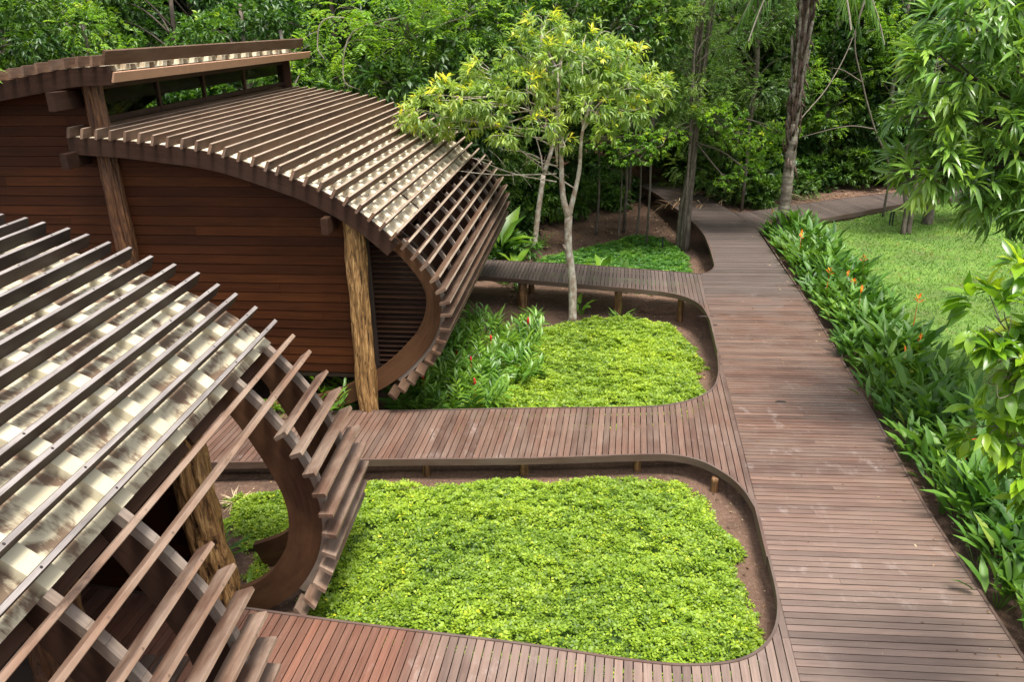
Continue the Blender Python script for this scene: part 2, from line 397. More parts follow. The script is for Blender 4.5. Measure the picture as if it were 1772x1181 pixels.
def grid_sheet(name, xs, ys, mat, keep=None, dz=0.0):
    X, Y = np.meshgrid(xs, ys); Z = zg(X, Y) + dz
    V = np.stack([X.ravel(), Y.ravel(), Z.ravel()], 1); nx = len(xs)
    i, j = np.meshgrid(np.arange(len(xs) - 1), np.arange(len(ys) - 1)); a = (j * nx + i).ravel()
    Fq = np.stack([a, a + 1, a + nx + 1, a + nx], 1)
    if keep is not None:
        cx = V[Fq][:, :, 0].mean(1); cy = V[Fq][:, :, 1].mean(1); Fq = Fq[keep(cx, cy)]
        used = np.unique(Fq); rem = np.full(len(V), -1); rem[used] = np.arange(len(used)); V = V[used]; Fq = rem[Fq]
    return np_mesh(name, V, [Fq], [np.full(len(Fq), .5)], mat, smooth_shade=True)
xs = np.concatenate([[-900, -400, -150, -70, -40], np.arange(-26, 32, .3), [40, 70, 150, 400, 900]])
ys = np.concatenate([[-300, -100, -30, -12], np.arange(-6, 60, .3), [70, 90, 140, 300, 900, 1500]])
tag(grid_sheet('ground', xs, ys, M_soil), kind='structure')

RE_Y = [2, 7.19, 10.0, 13.44, 18.98, 26.69]; RE_X = [5.25, 5.74, 6.08, 6.66, 7.53, 8.56]
W2F = [(8.5, 26.69), (9.6, 27.45), (11.2, 28.3), (13.2, 29.4), (15.2, 30.5), (17.3, 31.3), (21.0, 32.4), (25, 33)]
W2B = [(8.45, 29.5), (9.6, 29.85), (11.3, 30.75), (14.0, 31.95), (16.1, 32.7), (18.9, 33.5), (25, 35)]
def lawn_keep(x, y):
    left = np.interp(y, RE_Y, RE_X) + 1.25 + .35 * vnoise(x, y, .8, 9)
    back = np.interp(x, [p[0] for p in W2F], [p[1] for p in W2F]) - .05
    return (x > left) & (y < back) & (x < 22 + vnoise(x, y, .5, 2)) & (y > -2)
tag(grid_sheet('lawn', np.arange(5, 24, .12), np.arange(-3, 33.5, .12), M_lawn, lawn_keep, .012), kind='structure')

# ------------------------------------------------------------------ boardwalks
AZ = R(8.6)
def clip(poly, n, d):
    """keep n.p <= d"""
    out = []
    for i in range(len(poly)):
        a, b = poly[i], poly[(i + 1) % len(poly)]
        da = a[0] * n[0] + a[1] * n[1] - d; db = b[0] * n[0] + b[1] * n[1] - d
        if da <= 0: out.append(a)
        if (da < 0 < db) or (db < 0 < da):
            t = da / (da - db); out.append((a[0] + (b[0] - a[0]) * t, a[1] + (b[1] - a[1]) * t))
    return out
def planks(poly, along, pitch, gap=.014, zt=0.0, th=.028):
    """boards whose length runs along unit vector `along`"""
    mb = MB(); n = (-along[1], along[0])
    ds = [p[0] * n[0] + p[1] * n[1] for p in poly]; d = min(ds) + .002
    while d < max(ds):
        q = clip(clip(poly, n, d + pitch - gap), (-n[0], -n[1]), -d)
        if len(q) >= 3:
            A = abs(sum(q[i][0] * q[(i + 1) % len(q)][1] - q[(i + 1) % len(q)][0] * q[i][1] for i in range(len(q)))) / 2
            if A > 5e-4:
                z = zt + rnd.uniform(-.002, .002)
                # butt joints here and there on long boards
                ss = [p[0] * along[0] + p[1] * along[1] for p in q]
                if max(ss) - min(ss) > 2.0 and rnd.random() < .14:
                    s = min(ss) + (max(ss) - min(ss)) * rnd.choice([.33, .5, .67])
                    for qq in (clip(q, along, s - .002), clip(q, (-along[0], -along[1]), -(s + .002))):
                        if len(qq) >= 3: mb.prism(qq, z - th, z, along, rnd.random())
                else: mb.prism(q, z - th, z, along, rnd.random())
        d += pitch
    return mb
def ribbon(mb, pts, w, z0, z1, side=1):
    """upright board following a 2-D polyline; lies to its left (side=1) or right"""
    P = [Vector((p[0], p[1])) for p in pts]; nn = []
    for i in range(len(P)):
        t = (P[min(i + 1, len(P) - 1)] - P[max(i - 1, 0)]).normalized(); nn.append(Vector((-t.y, t.x)) * side)
    vs = []; co = []; acc = 0
    for i, p in enumerate(P):
        if i: acc += (p - P[i - 1]).length
        q = p + nn[i] * w
        for (x, y, z) in ((p.x, p.y, z0), (p.x, p.y, z1), (q.x, q.y, z1), (q.x, q.y, z0)):
            vs.append((x, y, z)); co.append((acc, z * 1.0, x * .01))
    fs = []
    for i in range(len(P) - 1):
        a = i * 4
        for k in range(4):
            fs.append((a + k, a + (k + 1) % 4, a + 4 + (k + 1) % 4, a + 4 + k))
    fs += [(3, 2, 1, 0), (len(vs) - 4, len(vs) - 3, len(vs) - 2, len(vs) - 1)]
    mb.add(vs, fs, rnd.uniform(.3, .8), co)
def cm2(pts, n=6): return [(p.x, p.y) for p in catmull([(a, b, 0) for a, b in pts], n)]

seam = lambda y: 2.085 + .1528 * y
farL = cm2([(5.42, 21.83), (5.72, 22.03), (6.0, 22.5), (6.15, 23.2), (6.42, 24.93), (6.6, 26.66), (6.56, 28.74), (6.4, 30.72), (6.2, 33.0), (5.75, 35.2)], 5)
farR = cm2([(6.9, 35.9), (7.6, 34.44), (8.04, 32.57), (8.25, 30.8), (8.43, 29.55)], 5)
main_poly = [(seam(2.5), 2.5)] + farL + farR + [(8.5, 26.75)] + [(x, y) for x, y in zip(RE_X[::-1][1:], RE_Y[::-1][1:])] + [(5.28, 2.5)]
bo = R(-5.0); main_along = (math.cos(bo), math.sin(bo))
path = empty('path'); tag(path, kind='structure')
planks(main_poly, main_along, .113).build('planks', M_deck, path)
eb = MB()
ribbon(eb, farL, .035, -.12, .012, 1)
ribbon(eb, [(x, y) for x, y in zip(RE_X, RE_Y)], .04, -.14, .010, -1)
ribbon(eb, farR, .04, -.14, .010, 1)
ribbon(eb, [(seam(y), y) for y in (8.9, 9.5, 10.3)], .045, -.16, .013, 1)
ribbon(eb, [(seam(y), y) for y in (15.4, 16.4, 17.6, 18.3)], .045, -.16, .013, 1)
eb.build('edge_beam', M_deckside, path)
jb = MB()
for y in np.arange(3, 35, 1.6):
    x0 = seam(y) + .1 if y < 21.8 else 6.85; x1 = np.interp(y, RE_Y, RE_X) - .1 if y < 26 else 7.5
    jb.beam((x0, y, -.11), (x1, y - .1, -.11), (0, 0, 1), .14, .07)
jb.build('joist', M_dark, path)

wp = MB()
for (x_, y_, l_, w_) in ((4.55, 18.35, .42, .05), (4.75, 17.75, .16, .07), (4.98, 13.6, .22, .06)):
    wp.prism([(x_, y_), (x_ + l_ * .4, y_ - w_ * .3 - .02), (x_ + l_, y_ - .03), (x_ + l_ * .9, y_ + w_ - .03), (x_ + l_ * .3, y_ + w_)], .0, .0035, main_along, 0)
wp.build('worn_patch', M_dark, path)
bedA_near = cm2([(-6.4, 8.72), (-5.2, 8.45), (-3.44, 8.05), (-1.79, 7.7), (.03, 7.35), (1.3, 7.06), (2.0, 6.97), (2.6, 7.06), (3.02, 7.4), (3.28, 7.95), (3.42, 8.7), (3.50, 9.3)])
bedA_far = cm2([(-7.0, 11.74), (-4.76, 11.7), (-2.43, 11.71), (.1, 11.67), (2.0, 11.72), (2.63, 11.7), (3.08, 11.5), (3.40, 11.08), (3.57, 10.6), (3.62, 10.0)])
bedB_near = cm2([(-7.0, 13.6), (-2.7, 13.48), (.13, 13.49), (2.31, 13.46), (3.0, 13.55), (3.55, 13.81), (3.98, 14.25), (4.24, 14.86), (4.4, 15.5), (4.5, 16.0)])
bedB_far = cm2([(-2.5, 22.55), (-.9, 22.02), (1.86, 21.11), (3.3, 20.62), (4.12, 20.28), (4.6, 19.85), (4.85, 19.2), (4.86, 18.5), (4.80, 17.7)])
sp1_front = [(-6.4, 6.9), (-3.4, 6.2), (0, 5.5), (2.2, 4.6), (2.6, 3.6)]
al = (math.sin(AZ), math.cos(AZ))
def spur(poly, edges, joists, posts):
    p = empty('path'); tag(p, kind='structure')
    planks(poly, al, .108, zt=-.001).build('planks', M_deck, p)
    e = MB()
    for pts, side in edges: ribbon(e, pts, .035, -.115, .011, side)
    e.build('edge_beam', M_deckside, p)
    j = MB()
    for a, b in joists: j.beam(a, b, (0, 0, 1), .13, .07)
    j.build('joist', M_dark, p)
    for (x, y, r) in posts:
        g = zgf(x, y) - .15; m_ = MB()
        for k in range(3):
            ang = k * 2.1 + x; ox, oy = .35 * r * math.cos(ang), .35 * r * math.sin(ang)
            n = 7; pts = [(x + ox + rnd.uniform(-.006, .006), y + oy, g + (-.15 - g) * i / (n - 1)) for i in range(n)]
            m_.tube(pts, [r * .62 * rnd.uniform(.9, 1.12) for _ in pts], 10, wob=.08)
        m_.build('support_post', M_stub, p, True)
    return p
E = .004
spur(bedA_near + [(seam(9.29) - E, 9.29), (seam(3.5) - E, 3.5)] + sp1_front[::-1], [(bedA_near, 1)], [((-5, 6.9, -.11), (2.6, 5.6, -.11)), ((-5, 7.9, -.11), (2.3, 6.6, -.11))], [(-1.0, 7.35, .07), (1.6, 6.8, .07)])
spur(bedA_far + [(seam(10.0) - E, 10.0), (seam(16.0) - E, 16.0)] + bedB_near[::-1], [(bedA_far, -1), (bedB_near, 1)],
     [((-6.5, 11.95, -.11), (3.1, 11.95, -.11)), ((-6.5, 13.2, -.11), (3.1, 13.2, -.11))], [(-3.3, 11.86, .07), (-1.5, 11.86, .075), (.16, 11.86, .085), (2.12, 11.9, .075), (3.28, 11.2, .06), (-1.5, 13.2, .07), (2.1, 13.2, .07)])
sp3_back = [(-2.5, 24.2), (-.95, 23.71), (2.02, 23.02), (5.40, 21.85)]
spur(bedB_far + [(seam(17.7) - E, 17.7), (seam(21.83) - E, 21.83)] + sp3_back[::-1], [(bedB_far, -1), (sp3_back, 1)],
     [((-2.3, 22.8, -.11), (5.0, 20.7, -.11)), ((-2.3, 23.9, -.11), (5.0, 21.7, -.11))], [(.33, 21.8, .15), (2.98, 20.95, .12), (.62, 23.1, .1), (-1.9, 22.6, .12), (4.6, 20.4, .09)])
w2f, w2b = cm2(W2F), cm2(W2B)
p2 = empty('path'); tag(p2, kind='structure')
d2 = Vector((.30, -1.85)).normalized()
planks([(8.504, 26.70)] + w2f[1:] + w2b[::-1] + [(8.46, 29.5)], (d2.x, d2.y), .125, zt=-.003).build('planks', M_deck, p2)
e = MB(); ribbon(e, w2f, .045, -.15, .01, -1); ribbon(e, w2b, .045, -.15, .01, 1); e.build('edge_beam', M_deckside, p2)
for x, y in ((12.3, 29.0), (16.0, 30.95), (19, 32.0)):
    m_ = MB(); m_.beam((x, y + .15, zgf(x, y) - .2), (x, y + .15, -.14), (1, 0, 0), .22, .16, .01); m_.build('support_post', M_dark, p2)

# ------------------------------------------------------------------ pavilions
def frame2(azd):
    a = R(azd); n = Vector((math.sin(a), math.cos(a), 0)); v = Vector((math.cos(a), -math.sin(a), 0))
    return lambda u, vv, w: n * u + v * vv + Vector((0, 0, w))
class Profile:
    def __init__(s, pts):
        c = [Vector((p[0], p[1])) for p in [(q.x, q.y) for q in catmull([(a, b, 0) for a, b in pts], 10)]]
        s.p = resample(c, .05)
        s.n = []
        for i in range(len(s.p)):
            t = (s.p[min(i + 2, len(s.p) - 1)] - s.p[max(i - 2, 0)]).normalized(); s.n.append(Vector((-t.y, t.x)))
    def off(s, i, d): return s.p[i] + s.n[i] * d        # +d = outward (up/right for left-to-right traversal)
    def at(s, l):
        i = max(0, min(len(s.p) - 1, int(round(l / .05)))); return i
    @property
    def L(s): return (len(s.p) - 1) * .05
def rib_part(fr, prof, u0, u1, d_out, d_in, l0, l1, mat, name, parent, taper=None, tint=.5):
    """curved board cut from plank: band of the profile between two offsets, thickness u0..u1"""
    mb = MB(); i0, i1 = prof.at(l0), prof.at(l1); vs = []; co = []
    idx = list(range(i0, i1 + 1, 2))
    for i in idx:
        di = d_in if taper is None else taper(i * .05, d_in)
        for u, d in ((u0, d_out), (u1, d_out), (u1, di), (u0, di)):
            q = prof.off(i, d); vs.append(fr(u, q.x, q.y)); co.append((i * .05, d, u))
    fs = []
    for k in range(len(idx) - 1):
        a = k * 4
        for j in range(4): fs.append((a + j, a + 4 + j, a + 4 + (j + 1) % 4, a + (j + 1) % 4))
    fs += [(0, 1, 2, 3), (len(vs) - 1, len(vs) - 2, len(vs) - 3, len(vs) - 4)]
    mb.add(vs, fs, tint, co)
    return mb.build(name, mat, parent)
def slat(fr, prof, l, u0, u1, depth, th, parent, mat, name='slat', skew=.03, extra=0.0):
    i = prof.at(l); n = prof.n[i]; c = prof.off(i, -depth / 2 + extra)
    a = fr(u0, c.x, c.y); b = fr(u1, c.x, c.y); wd = fr(0, n.x, n.y) - fr(0, 0, 0)
    mb = MB()
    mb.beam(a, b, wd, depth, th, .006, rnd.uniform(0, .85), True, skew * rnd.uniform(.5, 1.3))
    if th > .0515:
        o_ = prof.off(i, extra); tg = Vector((n.y, -n.x))
        for ub in (2.4, 3.45, 4.5, 5.55, 8.21, 9.25):
            if u0 < ub < u1:
                ring_ = [fr(ub + .013 * math.cos(q), o_.x + (tg.x * .013) * math.sin(q) + n.x * .002, o_.y + (tg.y * .013) * math.sin(q) + n.y * .002) for q in np.linspace(0, 2 * math.pi, 9)[:-1]]
                mb.add(ring_, [tuple(range(8))], 0.0)
    return mb.build(name, mat, parent)
def sheet(fr, prof, l0, l1, u0, u1, pitch, ribw, d, h, mat, parent, mini=True):
    mb = MB(); us = [(u0, 0)]; u = u0 + .02
    while u < u1 - ribw - .1:
        us += [(u, 0), (u + .02, 1), (u + ribw - .02, 1), (u + ribw, 0)]; u += pitch
        if not mini: continue
        us += [(u - pitch * .5 + ribw * .5 - .03, 0), (u - pitch * .5 + ribw * .5, .12), (u - pitch * .5 + ribw * .5 + .03, 0)]
    us = sorted(set(x for x in us if x[0] < u1)) + [(u1, 0)]
    idx = list(range(prof.at(l0), prof.at(l1) + 1, 2)); n = len(us); vs = []; co = []
    for i in idx:
        for (u, k) in us:
            q = prof.off(i, d - h + h * k); vs.append(fr(u, q.x, q.y)); co.append((u, i * .05, 1 - min(1, k * 2)))
    fs = [(a * n + b, a * n + b + 1, (a + 1) * n + b + 1, (a + 1) * n + b) for a in range(len(idx) - 1) for b in range(n - 1)]
    mb.add(vs, fs, .5, co); o = mb.build('roof_sheet', mat, parent)
    so = o.modifiers.new('thick', 'SOLIDIFY'); so.thickness = .004; so.offset = -1
    return o
def rustic_post(fr, base, top, r0, r1, mat, parent, seed=1, name='post', holes=False):
    """hollow-grooved tree-trunk post, made of fused strands"""
    rs = []; g = random.Random(seed); mb = MB(); n = 56; seg = 72; vs = []; co = []
    B = fr(*base); T = fr(*top); ph = [g.uniform(0, 6.28) for _ in range(8)]
    hs = [(g.uniform(0, 6.28), g.uniform(.05, .95), g.uniform(.10, .2), g.uniform(.02, .05)) for _ in range(34)]
    for i in range(n):
        t = i / (n - 1); p = B.lerp(T, t) + Vector((.025 * math.sin(3 * t + ph[0]), .02 * math.sin(4 * t + ph[1]), 0))
        r = r0 + (r1 - r0) * t
        for k in range(seg):
            a = 2 * math.pi * k / seg
            groove = abs(math.sin(3 * a + 2.2 * t + ph[2] + .9 * math.sin(9 * t + ph[5]) + .5 * math.sin(23 * t + ph[6]))) ** .6 * .32 + abs(math.sin(7 * a - 3.0 * t + ph[3] + 1.1 * math.sin(13 * t + ph[7]))) ** .7 * .18 - .06
            rr = r * (.74 + groove + .05 * math.sin(9 * t * 3 + a * 2 + ph[4]))
            if holes:
                for (ha, ht, hw, hh) in hs:
                    da = (a - ha - t * .5 + math.pi) % (2 * math.pi) - math.pi
                    if abs(da) < hw * 2.4 and abs(t - ht) < hh * 2: rr -= r * .42 * math.exp(-(da / hw) ** 2 - ((t - ht) / hh) ** 2)
            rs.append(rr / r); vs.append(p + Vector((math.cos(a), math.sin(a), 0)) * rr); co.append((t * (T - B).length, rr * math.cos(a), rr * math.sin(a)))
    fs = [(i * seg + k, i * seg + (k + 1) % seg, (i + 1) * seg + (k + 1) % seg, (i + 1) * seg + k) for i in range(n - 1) for k in range(seg)]
    fs += [tuple(range(seg))[::-1], tuple(range((n - 1) * seg, n * seg))]
    mb.add(vs, fs, .5, co)
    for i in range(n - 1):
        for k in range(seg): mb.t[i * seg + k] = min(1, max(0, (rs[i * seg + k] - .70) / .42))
    return mb.build(name, mat, parent, True)
def board_wall(fr, u, v0, v1, w0, top_fn, name, parent, pitch=.176, joints=True, mat=None):
    """horizontal boards v0..v1, each trimmed under top_fn(v)"""
    mb = MB(); w = w0
    while w < 7:
        # trim the board where the curve cuts it
        vs_ = np.linspace(v0, v1, 160); ok = vs_[np.array([top_fn(v) for v in vs_]) > w + .02]
        if len(ok) < 3: break
        # per-sample top so boards end exactly beneath the curve
        a, b = ok[0], ok[-1]; cuts = [a] + ([rnd.uniform(a + .3, b - .3)] if (b - a > 1.5 and joints and rnd.random() < .35) else []) + [b]
        for c0, c1 in zip(cuts[:-1], cuts[1:]):
            nn = max(2, int((c1 - c0) / .12)); V = []; CO = []; off = rnd.uniform(0, 90)
            for k in range(nn + 1):
                vv = c0 + (c1 - c0 - .003) * k / nn; tp = min(w + pitch - .006, max(w + .004, top_fn(vv)))
                for du, ww in ((0, w), (-.006, w + .004), (0.004, tp), (.03, tp), (.03, w)):
                    V.append(fr(u + du, vv, ww)); CO.append((vv + off, ww, off))
            Fs = []
            for k in range(nn):
                for j in range(5): Fs.append((k * 5 + j, k * 5 + (j + 1) % 5, (k + 1) * 5 + (j + 1) % 5, (k + 1) * 5 + j))
            Fs += [(4, 3, 2, 1, 0), tuple(nn * 5 + j for j in range(5))]
            mb.add(V, Fs, rnd.random(), CO)
        w += pitch
    return mb.build(name, mat or M_siding, parent)

# ---- pavilion with the long roof (middle)
fr2 = frame2(6.47)
B2 = empty('pavilion', fr2(13.2, -6, 0), 'long timber pavilion with clerestory and mahogany board wall, behind the nearer roof', 'building', 'curved slatted pavilions')
class Sub:        # frame relative to the parent's own location
    pass
def rel(fr, root):
    L = Vector(root.location); return lambda u, v, w: fr(u, v, w) - L
f2 = rel(fr2, B2)
prof2 = Profile([(-9.06, 5.26), (-8.4, 5.22), (-7.9, 5.18), (-7.41, 5.12), (-6.91, 5.06), (-6.41, 4.97), (-5.92, 4.83), (-5.45, 4.67), (-4.93, 4.48), (-4.5, 4.28), (-4.05, 4.02), (-3.66, 3.73), (-3.3, 3.40), (-2.98, 3.06), (-2.72, 2.7), (-2.58, 2.35), (-2.55, 2.0), (-2.62, 1.6), (-2.80, 1.2), (-3.08, .84), (-3.4, .52), (-3.75, .24), (-4.2, -.02), (-4.7, -.25), (-5.4, -.5)])
U0, U1 = 12.93, 22.6
lf = prof2.L
def l_at(prof, pt):
    return min(range(len(prof.p)), key=lambda i: (prof.p[i] - Vector(pt)).length) * .05
l_edge2 = l_at(prof2, (-3.45, 3.54)); l_bot2 = l_at(prof2, (-3.80, .2)); l_tail2 = l_at(prof2, (-5.3, -.45))
SD = .165
l = .12; k = 0
while l < l_bot2 + .05:
    low = l > l_edge2 + .1
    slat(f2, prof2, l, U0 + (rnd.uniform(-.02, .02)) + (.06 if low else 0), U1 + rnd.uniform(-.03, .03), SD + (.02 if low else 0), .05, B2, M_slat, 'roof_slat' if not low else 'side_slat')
    l += .247 if not low else .262; k += 1
sheet(f2, prof2, .05, l_edge2 + .12, U0 + .12, U1 - .15, .62, .2, -SD, .085, M_sheet2, B2, False)
rib_part(f2, prof2, U0 + .10, U0 + .2, -SD - .004, -SD - .30, 0.0, l_edge2 + .18, M_rib, 'fascia_rib', B2)
ribin = lambda l_, d: d - .16 * float(smooth(l_edge2 + .2, l_bot2 - .8, l_))
for j, u in enumerate([13.36, 14.45, 15.48, 16.5, 17.5, 18.5, 19.5, 20.5, 21.5, 22.35]):
    rib_part(f2, prof2, u, u + .09, -SD - .075, -SD - .27, l_edge2 - .9 if j else l_edge2 - .6, l_tail2 if j in (0, 9) else l_bot2, M_ring if j == 0 else M_rib, 'rib', B2, ribin, tint=.9 if j == 0 else .4)
    if True:
        mbt = MB(); i0, i1 = prof2.at(l_edge2 + .2), prof2.at(l_bot2 - .1)
        for i in range(i0, i1 - 5, 6):
            a_, b_ = prof2.off(i, -SD - .035), prof2.off(i + 6, -SD - .035)
            mbt.beam(f2(u + .045, a_.x, a_.y), f2(u + .045, b_.x, b_.y), fr2(1, 0, 0), .06, .072, tint=.5)
        mbt.build('batten', M_ribtop, B2)
# gutter purlin under sheet edge
i = prof2.at(l_edge2 + .05); q = prof2.off(i, -SD - .18)
mb = MB(); mb.beam(f2(U0 + .25, q.x, q.y), f2(U1 - .2, q.x, q.y), (0, 0, 1), .17, .05, .006); mb.build('edge_purlin', M_rib, B2)
# board wall under the right shell
def under(prof, d, lmax):
    xs_ = []; ys_ = []
    for i in range(prof.at(lmax)):
        q = prof.off(i, d); xs_.append(q.x); ys_.append(q.y)
    o_ = np.argsort(xs_); X_ = np.array(xs_)[o_]; Y_ = np.array(ys_)[o_]
    return lambda v: float(np.interp(v, X_, Y_))
top2 = under(prof2, -SD - .22, l_edge2 + .4)
board_wall(f2, 13.40, -8.72, -4.34, .66, top2, 'board_wall', B2)
# left shell: mirror image, one metre higher
def mir(prof_pts): return [(-8.08 - (p[0] + 9.06), p[1] + 1.10) for p in prof_pts]
mp = [(-9.06, 5.30), (-8.4, 5.27), (-7.9, 5.2), (-7.41, 5.12), (-6.91, 5.04), (-6.41, 4.93), (-5.92, 4.80), (-5.45, 4.63), (-4.93, 4.42), (-4.5, 4.2), (-4.05, 3.92), (-3.66, 3.6), (-3.3, 3.25), (-2.9, 2.6)]
profL = Profile([(p[0], p[1]) for p in mir(mp)])
for i in range(len(profL.n)): profL.n[i] = -profL.n[i]
l = .22
while l < profL.L - .1:
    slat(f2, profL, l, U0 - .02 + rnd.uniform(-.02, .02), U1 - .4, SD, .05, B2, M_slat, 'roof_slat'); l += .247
sheet(f2, profL, .02, profL.L - .3, U0 + .1, U1 - .6, .62, .2, -SD, .085, M_sheet2, B2, False)
rib_part(f2, profL, U0 + .06, U0 + .17, -SD - .004, -SD - .30, 0, profL.L - .2, M_rib, 'fascia_rib', B2, tint=.4)
rib_part(f2, profL, U1 - .9, U1 - .8, -SD - .07, -SD - .30, 0.1, profL.L - .2, M_rib, 'rib', B2, tint=.4)
topL = under(profL, -SD - .2, profL.L)
board_wall(f2, 13.40, -13.4, -8.80, .66, topL, 'board_wall', B2)
# gutter along the ridge and a wide cap board
mb = MB(); mb.beam(f2(U0 - .05, -7.93, 6.06), f2(U1 - .3, -7.93, 6.06), (.35, 0, 1), .17, .035, .005); mb.build('gutter_board', M_gutter, B2)
q = profL.off(profL.at(.02), -.02)
mb = MB(); mb.beam(f2(U0 + .02, q.x, q.y - .02), f2(U1 - .42, q.x, q.y - .02), (.35, 0, 1), .24, .05, .006, tint=.6); mb.build('ridge_board', M_slat, B2)
# purlin, clerestory frame
mb = MB(); mb.beam(f2(12.62, -8.93, 5.70), f2(22.3, -8.93, 5.70), (0, 0, 1), .30, .13, .008, tint=.2); mb.build('purlin', M_rib, B2)
mb = MB(); mb.beam(f2(12.72, -9.0, 4.72), f2(22.3, -9.0, 4.72), (0, 0, 1), .26, .12, .008, tint=.2); mb.build('purlin', M_rib, B2)
mb = MB(); mb.beam(f2(12.82, -4.62, 3.62), f2(22.3, -4.62, 3.62), (0, 0, 1), .28, .12, .008, tint=.6); mb.build('purlin', M_rib, B2)
cl = MB()
cl.beam(f2(13.4, -8.62, 5.34), f2(22.0, -8.62, 5.34), (0, 0, 1), .08, .07); cl.beam(f2(13.4, -8.62, 6.0), f2(22.0, -8.62, 6.0), (0, 0, 1), .34, .09)
for u in (15.4, 17.3, 19.4, 22.0): cl.beam(f2(u, -8.62, 5.3), f2(u, -8.62, 5.86), (1, 0, 0), .08, .09)
cl.beam(f2(22.05, -8.62, 5.2), f2(22.05, -8.62, 6.1), (1, 0, 0), .35, .1)
fr_o = cl.build('clerestory_frame', M_rib, B2)
gp = MB(); gp.beam(f2(13.5, -8.60, 5.6), f2(21.9, -8.60, 5.6), (0, 0, 1), .5, .008); gp.build('pane', M_glass, fr_o)
# posts
rustic_post(f2, (13.32, -8.52, -.7), (13.32, -8.60, 6.0), .155, .15, M_postdark, B2, 3)
rustic_post(f2, (13.26, -4.24, -.9), (13.30, -4.28, 3.75), .175, .165, M_post, B2, 5)
# louvred screen between post and ring
lv = MB(); w = .56
inner = [(1.0, -3.62), (1.3, -3.38), (1.7, -3.2), (2.1, -3.1), (2.5, -3.1), (2.9, -3.2), (3.2, -3.45), (3.5, -3.8)]
def lv_right(w): return float(np.interp(w, [.5, .8] + [a for a, b in inner], [-4.0, -3.8] + [b for a, b in inner]))
while w < 3.35:
    c = f2(13.62, -4.2, w); d = f2(13.62, lv_right(w) + .08, w); lv.beam(c, d, fr2(-1, 0, 0) + fr2(0, 0, -.35), .085, .02); w += .098
lv.build('louvre', M_rib, B2)
fm = MB(); fm.beam(f2(13.6, -4.15, .35), f2(13.6, -4.17, 3.5), (1, 0, 0), .14, .1); fm.beam(f2(13.62, -4.1, .5), f2(13.62, -3.55, .5), (0, 0, 1), .22, .06)
fm.build('louvre_frame', M_dark, B2)
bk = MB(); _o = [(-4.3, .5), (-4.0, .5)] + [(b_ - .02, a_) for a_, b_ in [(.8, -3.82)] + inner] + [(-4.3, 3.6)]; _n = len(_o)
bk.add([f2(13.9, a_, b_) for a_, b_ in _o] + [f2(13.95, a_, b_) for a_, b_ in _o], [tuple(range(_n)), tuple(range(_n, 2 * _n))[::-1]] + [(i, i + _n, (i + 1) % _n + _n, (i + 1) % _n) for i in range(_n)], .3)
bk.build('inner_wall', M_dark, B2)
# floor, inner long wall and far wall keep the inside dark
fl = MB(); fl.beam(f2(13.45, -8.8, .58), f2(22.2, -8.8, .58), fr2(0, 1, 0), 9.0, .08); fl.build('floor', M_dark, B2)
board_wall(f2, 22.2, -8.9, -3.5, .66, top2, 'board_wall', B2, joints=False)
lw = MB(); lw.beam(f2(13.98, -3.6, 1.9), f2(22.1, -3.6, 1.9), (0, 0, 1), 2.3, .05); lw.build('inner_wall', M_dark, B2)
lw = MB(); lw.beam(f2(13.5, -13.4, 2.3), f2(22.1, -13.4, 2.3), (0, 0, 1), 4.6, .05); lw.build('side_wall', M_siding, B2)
for (v, u) in ((-6.2, 13.5), (-8.0, 14.5), (-5.2, 17), (-8.2, 18), (-5.4, 21.5), (-8.2, 21.5), (-12.5, 14), (-12.5, 21)):
    m_ = MB(); m_.tube([f2(u, v, -1.1), f2(u, v, .55)], [.11, .1], 10); m_.build('stilt', M_postdark, B2, True)

# ---- near pavilion (lower left)
fr1 = frame2(3.6)
B1 = empty('pavilion', fr1(8.2, -6, 0), 'nearest pavilion, lower left, with mould-stained cream sheets under weathered slats', 'building', 'curved slatted pavilions')
f1 = rel(fr1, B1)
prof1 = Profile([(-9.6, 4.90), (-8.6, 4.84), (-7.8, 4.75), (-7.09, 4.64), (-6.51, 4.53), (-6.0, 4.37), (-5.46, 4.19), (-4.92, 3.98), (-4.40, 3.73), (-3.94, 3.42), (-3.56, 3.08), (-3.22, 2.68), (-2.93, 2.23), (-2.74, 1.78), (-2.65, 1.33), (-2.66, .92), (-2.76, .5), (-2.95, .12), (-3.2, -.2), (-3.6, -.5), (-4.2, -.75)])
V0, V1 = 1.2, 9.6
l_edge1 = l_at(prof1, (-3.62, 3.14)); l_bot1 = l_at(prof1, (-3.22, -.24)); l_tail1 = l_at(prof1, (-4.1, -.7))
l_door = l_at(prof1, (-3.08, 2.49))
SD1 = .17
marks = [(-7.09, 4.64), (-6.79, 4.59), (-6.51, 4.53), (-6.26, 4.45), (-6.0, 4.37), (-5.73, 4.28), (-5.46, 4.19), (-5.19, 4.09), (-4.92, 3.98), (-4.65, 3.86), (-4.40, 3.73), (-4.17, 3.59), (-3.93, 3.41), (-3.69, 3.21), (-3.48, 3.0), (-3.29, 2.77), (-3.1, 2.50), (-2.94, 2.25), (-2.81, 1.96), (-2.71, 1.67), (-2.65, 1.38), (-2.64, 1.10), (-2.68, .81), (-2.76, .54), (-2.87, .27), (-3.02, .02), (-3.18, -.2)]
ls = [l_at(prof1, m) for m in marks]
ls = [ls[0] - .285 * k for k in range(9, 0, -1)] + ls
